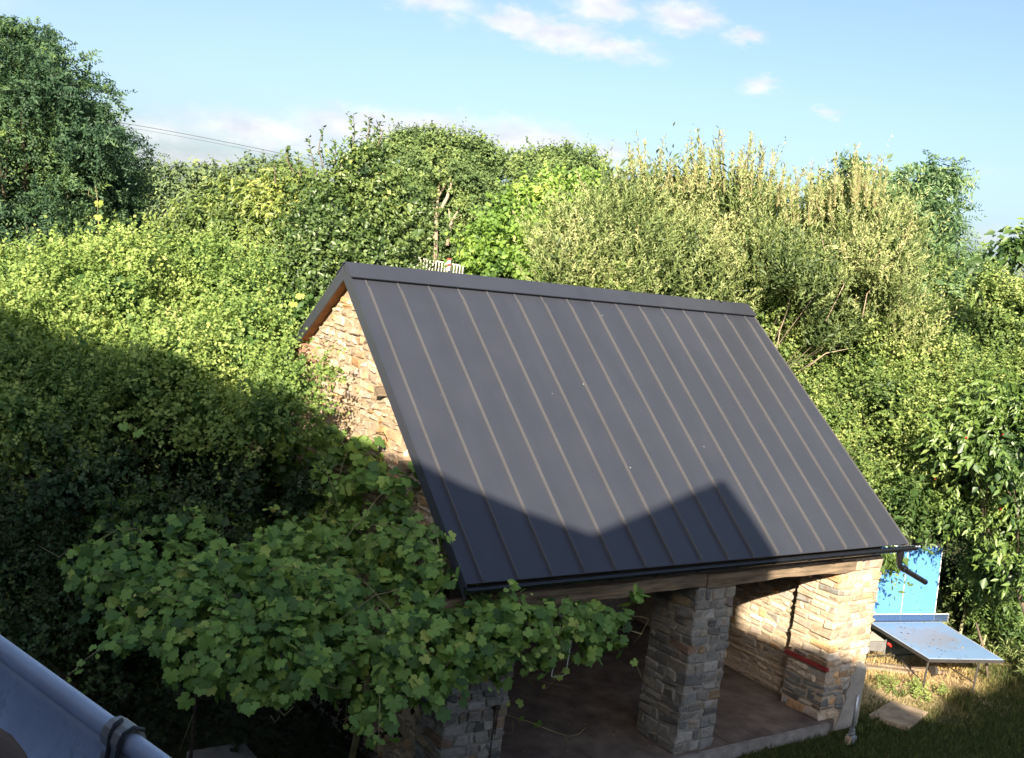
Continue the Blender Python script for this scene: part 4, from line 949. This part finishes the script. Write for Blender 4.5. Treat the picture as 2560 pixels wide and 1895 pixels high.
rowsS = [(x - 26, y + 22, D, R * .92) for x, y, D, R in rowsS]
p, n = plant('ash_tree', 'feathery bluish ash tree standing tallest against the sky beyond the willow', 'tree', px_blobs(rowsS, 1.05, .9), M['ash_leaf'], at(2060, 900, 27), r_(23), 34, G(K=15, Ln=.14, Wd=.036, slen=.45, out=.75, up=.2, droop=.4, hang=.25, spread=.85, tip=.1, tv=.14, pinnate=True, flat=.4), trunk_r=.12, nl=14, rough=.3); NTRI += n
M['sapling_leaf'] = leaf_mat('sapling_leaf', [(0, (.055, .110, .030)), (.45, (.160, .250, .065)), (.8, (.28, .38, .11)), (1, (.46, .48, .18))], .32, .05, .4)
rowsS2 = [(1975, 1085, 20.6, .24), (2010, 1075, 20.8, .30), (2070, 1110, 20.9, .30), (2110, 1095, 21, .38), (2120, 1160, 20.9, .34), (2135, 1225, 21, .30), (2150, 1280, 21.2, .30), (2160, 1260, 21.2, .4), (2165, 1335, 21.6, .30), (2200, 1310, 21.4, .4), (1985, 1060, 20.6, .35), (2215, 1380, 21.4, .35), (1935, 1225, 20.6, .04), (2045, 1150, 21.2, .14), (2000, 1130, 21, .12), (2190, 1230, 21, .4)]
p, n = plant('ash_sapling', 'young ash with feathery leaves hanging over the blue tennis table', 'tree', px_blobs([(x, y, D + 2.2 * (x > 2030 and y > 1120), R * (1 + .1 * (x > 2030))) for x, y, D, R in rowsS2], 1.05, .9), M['sapling_leaf'], at(2170, 1400, 22), r_(24), 50, G(K=13, Ln=.095, Wd=.030, slen=.34, out=.75, up=.15, droop=.45, hang=.3, spread=.85, tip=.15, tv=.14, pinnate=True, flat=.5), trunk_r=.025, nl=0); NTRI += n
# --- cherry with big leaves at the right edge
M['cherry_leaf'] = leaf_mat('cherry_leaf', [(0, (0.040, 0.088, 0.026)), (.45, (0.136, 0.232, 0.054)), (.8, (0.272, 0.360, 0.088)), (1, (0.480, 0.480, 0.128))], .34, .09, .35)
rc = r_(25)
rowsCh0 = [(2222, 535, 20.6, .24), (2228, 870, 19.8, .42), (2160, 895, 20.2, .40), (2110, 910, 20.2, .38), (2190, 920, 19.8, .5), (2080, 940, 20.0, .42), (2140, 960, 19.8, .48), (2220, 980, 19.6, .5), (2030, 1000, 19.9, .36), (2090, 1020, 19.8, .42), (2160, 1040, 19.8, .48), (2225, 1070, 19.6, .5), (1990, 1050, 20, .26), (2140, 1100, 20, .42), (2210, 1150, 19.9, .48), (2060, 1075, 20, .34), (2240, 1230, 20, .4), (1960, 1085, 20.1, .2)]
rowsCh = [(x, y, D + 1.4 * (y > 990), R * (1 + .06 * (y > 990))) for x, y, D, R in rowsCh0]
blc = px_blobs(rowsCh)
p, n = plant('cherry_tree', 'cherry tree with large bright hanging leaves and a few red fruits by the picture edge', 'tree', blc, M['cherry_leaf'], at(2330, 1250, 22.5), r_(26), 38, G(K=10, Ln=.14, Wd=.052, slen=.42, out=.8, up=.05, droop=.3, hang=.55, spread=.7, tip=.2, tv=.13), trunk_r=.06, nl=6, rough=.32, inner=True); NTRI += n
leaf_var = []
for k in range(4):
    V, T, C = leaf_tris(np.zeros((1, 3)), np.array([[1., 0, 0]]), np.array([[0, 0, 1.]]), np.array([.155]), np.array([.06]), .2, np.array([.3 + .17 * k]))
    leaf_var.append(tri_mesh('cherry_leaf', V, T, C, M['cherry_leaf']))
def frame(pos, d, n):
    y = np.cross(n, d); mm = Matrix.Identity(4)
    for i in range(3): mm[i][0], mm[i][1], mm[i][2], mm[i][3] = d[i], y[i], n[i], pos[i]
    return mm
Oc, Dc = blob_shoots(blc, 4, rc)
tocam = unit(CAM - Oc); sel = np.argsort(-(np.sum(Dc * tocam, 1)))[:300]
for i in sel:
    d = unit(Dc[i] * .5 + rc.normal(size=3) * .5 + [0, 0, -.6]); n_ = Dc[i] + np.array([0, 0, .5]) + rc.normal(size=3) * .3; n_ = unit(n_ - d * (n_ @ d))
    o = link('leaf', leaf_var[rc.integers(4)], p); o.matrix_local = Matrix.Translation(-p.location) @ frame(Oc[i] + Dc[i] * .10, d, n_)
fr = MB()
for i in rc.choice(len(Oc), 26): 
    c = Oc[i] + tocam[i] * .12 - [0, 0, .08]; fr.tube([c + [0, 0, .02], c + [0, 0, .008], c - [0, 0, .012], c - [0, 0, .022]], [.006, .022, .022, .006], 7)
fo = fr.build('fruit', M['red'], p, smooth=True); fo['kind'] = 'stuff'
# dark shrubs low on the right behind the stakes
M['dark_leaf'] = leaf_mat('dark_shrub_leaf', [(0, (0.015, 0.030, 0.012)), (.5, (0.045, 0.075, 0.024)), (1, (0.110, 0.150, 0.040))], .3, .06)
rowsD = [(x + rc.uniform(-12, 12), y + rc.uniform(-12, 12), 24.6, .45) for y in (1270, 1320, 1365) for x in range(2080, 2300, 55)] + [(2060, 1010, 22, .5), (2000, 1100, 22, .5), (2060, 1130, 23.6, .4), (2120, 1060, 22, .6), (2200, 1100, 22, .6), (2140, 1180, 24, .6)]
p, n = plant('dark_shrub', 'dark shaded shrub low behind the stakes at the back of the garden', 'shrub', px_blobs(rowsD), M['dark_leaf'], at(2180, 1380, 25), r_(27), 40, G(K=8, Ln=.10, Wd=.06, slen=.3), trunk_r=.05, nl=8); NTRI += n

# ------------------------------------------------------------------ grape vine
M['vine_leaf'] = leaf_mat('vine_leaf', [(0, (.050, .112, .038)), (.4, (.155, .280, .068)), (.75, (.265, .42, .092)), (1, (.46, .52, .13))], .32, .04, .45)
half = [(0, 1.0), (9, .84), (17, .88), (25, .75), (33, .66), (42, .82), (52, .97), (60, .82), (71, .80), (82, .64), (94, .77), (107, .86), (121, .74), (136, .72), (152, .60), (166, .46), (176, .12)]
outl = [(math.radians(a), q) for a, q in half] + [(math.radians(-a), q) for a, q in half[::-1] if a > 0]
lo = np.array([[q * math.cos(a), q * math.sin(a), 0] for a, q in outl]) * .5
lo[:, 0] += .12
lo[:, 2] = -.18 * (np.abs(lo[:, 1]) ** 1.5) - .10 * lo[:, 0] ** 2 + .02 * np.sin(np.arange(len(lo)) * 2.1)
LV = np.concatenate([[[.12, 0, .035]], lo]); nl_ = len(lo)
LT = np.array([[0, 1 + i, 1 + (i + 1) % nl_] for i in range(nl_)])
rv = r_(30)
vine = thing('grape_vine', 'large grape vine with broad lobed leaves sprawling over the corner of the barn', 'vine', (*at(560, 1400, 12)[:2], 0))
rowsV = []
def vb(x, y, z, R, ax=None, v=None):
    c = on(x, y, 2, z) if ax is None else on(x, y, ax, v)
    rowsV.append((c, (R * 1.15, R * 1.15, R * .62)))
for (x, y, z, R) in ((175, 1235, 2.75, .22), (235, 1240, 2.75, .30), (265, 1110, 2.9, .30), (320, 1120, 2.95, .38), (300, 1190, 2.85, .40), (385, 1190, 2.9, .45), (330, 1270, 2.7, .42), (420, 1275, 2.75, .5), (270, 1320, 2.5, .30), (345, 1365, 2.45, .34), (430, 1370, 2.5, .45), (510, 1250, 2.8, .5), (520, 1345, 2.6, .5), (440, 1145, 2.9, .25),
                     (600, 1240, 2.85, .5), (610, 1330, 2.65, .5), (620, 1415, 2.4, .45), (520, 1430, 2.35, .35), (530, 1495, 2.1, .25), (700, 1260, 2.8, .5), (700, 1350, 2.6, .5), (710, 1440, 2.4, .40), (790, 1290, 2.75, .5), (800, 1380, 2.5, .5), (800, 1470, 2.2, .40), (800, 1550, 1.9, .25), (870, 1200, 2.95, .42), (880, 1320, 2.65, .5), (890, 1420, 2.4, .45),
                     (880, 1510, 2.05, .35), (960, 1280, 2.75, .35), (965, 1380, 2.45, .42), (960, 1470, 2.1, .35), (780, 1190, 2.95, .4), (700, 1170, 2.95, .35), (640, 1160, 2.95, .3), (460, 1480, 2.15, .2), (650, 1480, 2.2, .25), (1030, 1420, 2.3, .3), (1000, 1340, 2.55, .3)):
    vb(x, y, z, R)
for (x, y, R) in ((1060, 1345, .28), (1110, 1350, .30), (1110, 1410, .28), (1165, 1350, .28), (1180, 1405, .26), (1235, 1345, .26), (1250, 1400, .24), (1300, 1345, .22), (1310, 1400, .22), (1360, 1350, .14), (1370, 1410, .12), (1050, 1410, .26), (1065, 1470, .18), (1385, 1290, .06), (1160, 1460, .10)):
    vb(x, y, 0, R, 1, -3.95)
for (x, y, R) in ((690, 950, .20), (640, 985, .28), (720, 1000, .30), (780, 965, .20), (825, 955, .13), (780, 1040, .32), (740, 960, .2), (600, 960, .2), (850, 1040, .2), (690, 1080, .30), (850, 1100, .20), (800, 1120, .32), (900, 1150, .20), (930, 1200, .24), (590, 1060, .22), (620, 1020, .2), (960, 1240, .22), (720, 1130, .34), (600, 1120, .26), (540, 1150, .22)):
    vb(x, y, 0, R, 0, -.55 if x < 760 else -.40)
O, D = blob_shoots(rowsV, 50, rv, up_only=.25, rough=.42, holes=1.2)
K = 3; S = len(O)
P = np.repeat(O, K, 0) + rv.normal(0, .05, (S * K, 3)); DD = np.repeat(D, K, 0)
sparse = rv.random(len(P)) < .80; P, DD = P[sparse], DD[sparse]
nrm = unit(DD * .55 + np.array([0, 0, .50]) + unit(CAM - P) * .45 + rv.normal(size=P.shape) * .55)
dr = unit(rv.normal(size=P.shape) * .7 + DD * .6 + np.array([0, 0, -.75])); dr = unit(dr - nrm * np.sum(dr * nrm, 1, keepdims=True))
sz = .10 + .15 * rv.beta(2.2, 2.0, len(P)); ti = np.clip(rv.normal(.42, .22, len(P)), 0, 1)
# trailing shoots that leave the mass: leaves strung along an arching cane
CANES = []; ex_P, ex_n, ex_d, ex_s, ex_t = [], [], [], [], []
cand = rv.permutation(len(O))[:1200]
cand = [i for i in cand if D[i][2] > -.5 and (D[i] @ unit(CAM - O[i])) > -.2][:95]
for i in cand:
    a = O[i]; v = unit(D[i] * .8 + np.array([0, 0, .35]) + rv.normal(size=3) * .45); ln_ = rv.uniform(.3, .85); k = int(ln_ * 14)
    t = np.linspace(0, 1, k); C = a + v * (ln_ * t)[:, None] - np.array([0, 0, 1.]) * (ln_ * .55 * t ** 2)[:, None]
    CANES.append(C)
    for q in range(1, k):
        sd2 = unit(np.cross(v, rv.normal(size=3))); ex_P.append(C[q] + sd2 * .05)
        n2 = unit(D[i] * .3 + np.array([0, 0, .7]) + unit(CAM - a) * .4 + rv.normal(size=3) * .45); d2 = unit(sd2 * .8 + np.array([0, 0, -.7]) + rv.normal(size=3) * .3)
        ex_n.append(n2); ex_d.append(unit(d2 - n2 * (d2 @ n2))); ex_s.append(rv.uniform(.09, .19) * (1.1 - .7 * q / k)); ex_t.append(np.clip(.45 + .4 * q / k + rv.normal(0, .12), 0, 1))
P = np.concatenate([P, np.array(ex_P)]); nrm = np.concatenate([nrm, np.array(ex_n)]); dr = np.concatenate([dr, np.array(ex_d)]); sz = np.concatenate([sz, np.array(ex_s)]); ti = np.concatenate([ti, np.array(ex_t)])
# stray leaves climbing over the roof corner and hanging below the fringe
LS = [(1012, 1222, 13.5, .8), (1045, 1240, 13.4, .6), (1025, 1270, 13.3, .5), (990, 1220, 13.5, .7), (1100, 1530, 13.3, .9), (1065, 1490, 13.2, .85), (1140, 1565, 13.3, .35), (1130, 1535, 13.3, .8), (1170, 1575, 13.4, .3), (1380, 1440, 13.6, .75), (1395, 1285, 13.7, .3), (540, 1540, 9.9, .5), (800, 1590, 10.3, .5), (770, 1570, 10.3, .4), (215, 1255, 12.2, .7), (160, 1210, 12.5, .6), (1165, 1450, 13.2, .85), (1275, 1440, 13.3, .5), (268, 925, 13.3, .5), (300, 940, 13.3, .45), (640, 660, 15.8, .95), (655, 642, 15.8, .95), (213, 470, 18.2, .9), (220, 490, 18.2, .8), (215, 440, 18.2, .95), (330, 655, 16.9, .8), (830, 945, 14.5, .9), (845, 955, 14.5, .85), (835, 975, 14.5, .85), (690, 935, 14.2, .8), (745, 940, 14.3, .7)]
Pl = np.array([at(x, y, D_) for x, y, D_, _ in LS]); k = len(Pl)
nl2 = unit(unit(CAM - Pl) * .8 + np.array([0, 0, .5]) + rv.normal(size=(k, 3)) * .3); dl = unit(np.array([0, 0, -1.]) + rv.normal(size=(k, 3)) * .5); dl = unit(dl - nl2 * np.sum(dl * nl2, 1, keepdims=True))
P = np.concatenate([Pl, P]); nrm = np.concatenate([nl2, nrm]); dr = np.concatenate([dl, dr]); sz = np.concatenate([rv.uniform(.13, .17, k), sz]); ti = np.concatenate([np.array([q[3] for q in LS]), ti])
dist = np.linalg.norm(P - CAM, axis=1)
front = sz / dist * np.abs(np.sum(nrm * unit(CAM - P), 1)); front[:k] = 9
# leaves on the outside of the mass show largest: score by depth along the sight line within small cells
cell = {}
px = np.stack([(P - CAM) @ R_, (P - CAM) @ U_], 1) / ((P - CAM) @ F_)[:, None] * 300
for i in range(len(P)):
    key = (int(px[i, 0] // 2.2), int(px[i, 1] // 2.2))
    if key not in cell or dist[i] < dist[cell[key]]: cell[key] = i
top = sorted(set(cell.values()) | set(range(k)), key=lambda i: -front[i])[:300]
single = np.zeros(len(P), bool); single[top] = True
variants = []
for q in range(7):
    V = LV.copy(); V[:, 2] += rv.normal(0, .02, len(V)); V[:, 1] *= rv.uniform(.85, 1.08)
    variants.append(tri_mesh('vine_leaf', V, LT, np.full(len(V), .12 + .13 * q), M['vine_leaf'], smooth=True))
vloc = Matrix.Translation(-vine.location)
for i in top:
    o = link('leaf', variants[int(np.clip(round((ti[i] - .12) / .13), 0, 6))], vine)
    o.matrix_local = vloc @ frame(P[i], dr[i], nrm[i]) @ Matrix.Scale(sz[i], 4)
idx = np.where(~single)[0]
yv = np.cross(nrm[idx], dr[idx])
W3 = (P[idx][:, None] + sz[idx][:, None, None] * (LV[None, :, 0:1] * dr[idx][:, None] + LV[None, :, 1:2] * yv[:, None] + LV[None, :, 2:3] * nrm[idx][:, None]))
V = W3.reshape(-1, 3); T = (LT[None] + (np.arange(len(idx)) * len(LV))[:, None, None]).reshape(-1, 3)
o = part('foliage', tri_mesh('vine_foliage', V, T, np.repeat(ti[idx], len(LV)), M['vine_leaf'], smooth=True), vine); o['kind'] = 'stuff'; NTRI += len(T)
for C in CANES:
    mb = MB(); mb.tube(list(C), list(np.linspace(.006, .002, len(C))), 4); mb.build('cane', M['stem'], vine, smooth=True)
mb = MB()
for i in range(70):                                   # canes
    c, rad = rowsV[rv.integers(len(rowsV))]; c2, _ = rowsV[rv.integers(len(rowsV))]
    if np.linalg.norm(c - c2) > 1.6: continue
    a = c + rv.normal(0, .12, 3) + [0, 0, .1]; b = c2 + rv.normal(0, .12, 3) + [0, 0, .1]; h_ = (a + b) / 2 + rv.normal(0, .2, 3) + [0, 0, .15]; tq = np.linspace(0, 1, 9)[:, None]; mb.tube(list(a * (1 - tq) ** 2 + 2 * h_ * tq * (1 - tq) + b * tq ** 2 + rv.normal(0, .008, (9, 3))), list(np.linspace(.008, .003, 9)), 5); mb.build('cane', M['stem'], vine, smooth=True); mb = MB()
mb.tube([(-.55, -2.2, -.05), (-.5, -2.3, 1.2), (-.6, -2.6, 2.2), (-1, -3.2, 2.6)], [.045, .04, .03, .02], 7)
mb.build('cane', M['stem'], vine, smooth=True)
mb = MB()
def tend(pts, D, r0=.004):
    mb = MB(); mb.tube([at(x, y, D) for x, y in pts], [r0] * (len(pts) - 1) + [r0 * .5], 4); mb.build('tendril', M['stem'], vine, smooth=True)
tend([(1060, 1550), (1110, 1560), (1150, 1572), (1200, 1592), (1240, 1605), (1262, 1600), (1278, 1584)], 13.3, .006); tend([(1230, 1603), (1238, 1618), (1232, 1638)], 13.3); tend([(1085, 1560), (1086, 1590), (1100, 1600), (1118, 1595), (1118, 1570)], 13.3)
tend([(1130, 1475), (1165, 1480), (1200, 1490), (1235, 1495), (1248, 1500)], 13.3); tend([(1380, 1440), (1392, 1460), (1400, 1480)], 13.6); tend([(1345, 1340), (1400, 1345), (1415, 1350), (1395, 1385), (1375, 1410)], 13.7)
tend([(405, 1420), (412, 1450), (425, 1460), (420, 1440)], 10.2); tend([(600, 1540), (620, 1560), (640, 1540)], 10.2); tend([(690, 1490), (730, 1500), (760, 1500)], 10.6); tend([(590, 1560), (600, 1575), (610, 1560)], 10.2)
tend([(150, 1195), (130, 1215), (85, 1190)], 12.4); tend([(150, 1250), (145, 1290), (160, 1320)], 12.2); tend([(1040, 1215), (1060, 1205), (1085, 1225)], 13.5); tend([(1035, 1245), (1045, 1200), (1038, 1180)], 13.5)
tend([(213, 470), (213, 440), (208, 405)], 18.2, .008); tend([(213, 470), (218, 520), (225, 600)], 18.2, .01); tend([(208, 432), (192, 425), (195, 410)], 18.2, .006); tend([(720, 1000), (640, 960), (610, 990)], 14.0); tend([(350, 940), (390, 915)], 13.2)
tend([(700, 940), (760, 905), (825, 862)], 14.4, .005); tend([(390, 1640), (420, 1560), (440, 1480)], 12, .004)
# small ivy tuft on the gable
rowsI = [(on(718, 802, 0, -.08), (.06, .10, .06)), (on(742, 818, 0, -.08), (.06, .09, .05)), (on(705, 798, 0, -.08), (.05, .06, .05))]
O, D = blob_shoots(rowsI, 420, r_(31)); V, T, C = grow(O, D, r_(31), **G(K=4, Ln=.05, Wd=.045, slen=.08))
iv = thing('wall_plant', 'small green plant rooted in the joints of the stone gable', 'plant', tuple(rowsI[0][0])); part('foliage', tri_mesh('wall_plant', V, T, C, M['hedge_leaf']), iv); NTRI += len(T)

# ------------------------------------------------------------------ grass and weeds
rg = r_(40)
M['grass'] = leaf_mat('grass_blade', [(0, (0.034, 0.056, 0.016)), (.45, (0.085, 0.118, 0.034)), (.72, (0.25, 0.225, 0.085)), (1, (0.56, 0.43, 0.21))], .25, .04)
n = 130000
X = rg.uniform(5.0, 17.5, n); Y = rg.uniform(-8.5, .6, n)
ok = ~((X < 8.0) & (Y > -3.62)) & ~((X > 8.35) & (X < 9.35) & (Y > -4.0) & (Y < -3.2) & (np.abs((X - 8.85) * .25 - (Y + 3.6)) < .30))
dry = np.clip(1.25 - np.hypot((X - 10.9) * .34, (Y + 2.2) * .62) + .35 * np.sin(X * 2.1) * np.sin(Y * 2.7), 0, 1)
bare = (np.abs(np.sin(X * 1.7 + 1) * np.cos(Y * 2.3 + .4)) > .72) & (dry > .25)
ok &= ~(bare & (rg.random(n) < .85)) & ~((dry > .45) & (rg.random(n) < .45))
X, Y, dry = X[ok], Y[ok], dry[ok]; n = len(X)
P = np.stack([X, Y, np.full(n, -.05)], 1)
ln = rg.uniform(.06, .15, n) * (1 + .8 * (np.sin(X * 3.1) * np.sin(Y * 2.9) > .3) * (dry > .2)); d = unit(np.stack([rg.normal(0, .45, n), rg.normal(0, .45, n), np.ones(n)], 1)); nn = unit(np.cross(d, rg.normal(size=(n, 3))))
V, T, C = leaf_tris(P, d, nn, ln, np.full(n, .013), .1, np.clip(.34 + rg.normal(0, .13, n) + dry * .72, 0, 1))
o = link('grass', tri_mesh('grass', V, T, C, M['grass'])); o['kind'] = 'stuff'; NTRI += len(T)
rowsK = [((10.0, -2.95, .05), (.35, .3, .10)), ((10.35, -3.2, .05), (.3, .25, .10)), ((9.75, -2.75, .03), (.3, .25, .09)), ((10.1, -3.3, .03), (.35, .2, .08))]
O, D = blob_shoots(rowsK, 130, rg); V, T, C = grow(O, D, rg, **G(K=6, Ln=.045, Wd=.028, slen=.10, up=.8))
o = link('weeds', tri_mesh('weeds', V, T, C, M['thicket_leaf'])); o['kind'] = 'stuff'; NTRI += len(T)
rowsK = [((13.1 + .22 * i, -3.6 + .33 * i, .1), (.30, .28, .22)) for i in range(7)] + [((12.6, -1.35, .1), (.4, .3, .25)), ((13.2, -1.2, .1), (.4, .3, .3)), ((14.2, -2.6, .1), (.4, .4, .3)), ((14.8, -2.2, .15), (.4, .4, .35))]
O, D = blob_shoots(rowsK, 90, rg); V, T, C = grow(O, D, rg, **G(K=7, Ln=.14, Wd=.022, slen=.22, up=1.2, tip=.4))
o = link('tall_grass', tri_mesh('tall_grass', V, T, C, M['willow_leaf'])); o['kind'] = 'stuff'; NTRI += len(T)

# dry leaves and crumbs blown over the shed floor, the kerb and the table top
M['litter'] = leaf_mat('dry_litter', [(0, (.05, .035, .022)), (.5, (.16, .10, .055)), (1, (.36, .27, .16))], .1, .02)
n = 420
P = np.stack([rg.uniform(.9, 7.0, n), rg.uniform(-3.58, -.6, n), np.full(n, ZF + .004)], 1)
k = 70; a_ = rg.random((k, 2)); a_[:, 0] = np.clip(rg.normal(.45, .2, k), .05, .95)
P2 = np.array([Q[0] + (Q[1] - Q[0]) * u + (Q[3] - Q[0]) * v for u, v in a_]) + [0, 0, .011]
P = np.concatenate([P, P2]); n = len(P); dd = rg.normal(size=(n, 3)); dd[:, 2] = np.abs(dd[:, 2]) * .12; dd = unit(dd)
nn = unit(np.array([0, 0, 1.]) + rg.normal(size=(n, 3)) * .2); nn = unit(nn - dd * np.sum(dd * nn, 1, keepdims=True)); ll = rg.uniform(.015, .055, n)
V, T, C = leaf_tris(P, dd, nn, ll, ll * rg.uniform(.3, .7, n), .15, rg.random(n))
o = link('fallen_leaves', tri_mesh('fallen_leaves', V, T, C, M['litter'])); o['kind'] = 'stuff'

# ------------------------------------------------------------------ far railing, marker and cables
b0, b1 = at(895, 594, 42), at(1010, 602, 42)
ux = unit(b1 - b0); Lr = np.linalg.norm(b1 - b0)
zb = at(950, 592, 42)[2]; zt = at(950, 566, 42)[2]
rl = thing('bridge_railing', 'pale metal bridge railing glimpsed beyond the barn ridge under the oak', 'railing', (*b0[:2], 0))
def pt(s, z): q = b0 + ux * s; return (q[0], q[1], z)
slope = -.06
for s in np.arange(0, Lr + .01, .115):
    mb = MB(); mb.tube([pt(s, zb + slope * s), pt(s, zt + slope * s)], .030, 5); mb.build('baluster', M['rail'], rl)
mb = MB(); mb.tube([pt(0, zt), pt(Lr, zt + slope * Lr)], .03, 6); mb.build('handrail', M['rail'], rl)
mb = MB(); mb.tube([pt(0, zb), pt(Lr, zb + slope * Lr)], .025, 6); mb.build('bottom_rail', M['rail'], rl)
mb = MB(); nb = np.array([-ux[1], ux[0], 0]) * .3
q = [np.array(pt(-1, zb - .34 - slope)), np.array(pt(Lr + 1, zb - .34 + slope * Lr)), np.array(pt(Lr + 1, zb - .04 + slope * Lr)), np.array(pt(-1, zb - .04 - slope))]
mb.prism(q, [v + nb for v in q]); mb.build('bridge_edge', M['flag'], rl)
mb = MB(); q2 = [v - [0, 0, .32] for v in q]; q2 = [q2[0], q2[1], q2[1] + [0, 0, .30], q2[0] + [0, 0, .30]]
q2 = [v - nb * .02 for v in q2]; mb.prism(q2, [v + nb for v in q2]); mb.build('white_panel', M['white'], rl)
mk = at(976, 590, 41.6); mt_ = at(978, 563, 41.6)
mkr = thing('marker_post', 'red and white striped marker post in front of the bridge railing', 'marker post', (mk[0], mk[1], 0))
sx = ux * .07
for i in range(4):
    t0, t1 = i / 4, (i + 1) / 4
    z0, z1 = mk[2] + (mt_[2] - mk[2]) * t0, mk[2] + (mt_[2] - mk[2]) * t1
    c = np.array([mk[0], mk[1], 0]); nb2 = np.array([-ux[1], ux[0], 0]) * .02
    lo_ = [c - sx + [0, 0, z0], c + sx + [0, 0, z0 + .06 * (i > 0)], c + sx + [0, 0, z1 + .06 * (i < 3)], c - sx + [0, 0, z1]]
    mb = MB(); mb.prism(lo_, [v + nb2 for v in lo_]); mb.build('stripe', M['red'] if i % 2 else M['white'], mkr)
for k, (y0, y1, y2, lab) in enumerate(((267, 305, 345, 'thin overhead cable crossing the sky, the upper of the two'), (276, 312, 352, 'thin overhead cable crossing the sky, the lower of the two'))):
    a, b, c = at(200, y0 - 9, 55), at(450, y1 - 4, 55), at(760, y2 + 22, 55)
    pts = [a * (1 - t) * (1 - t) + 2 * t * (1 - t) * (2 * b - .5 * a - .5 * c) + c * t * t for t in np.linspace(0, 1, 14)]
    mb = MB(); mb.tube(pts, .011 if k == 0 else .007, 5); o = mb.build('power_cable', M['rust']); tag(o, lab, 'cable', 'overhead cables')
print('TRIANGLES foliage', NTRI, 'stones', len(STONES), 'vine leaves', len(P))
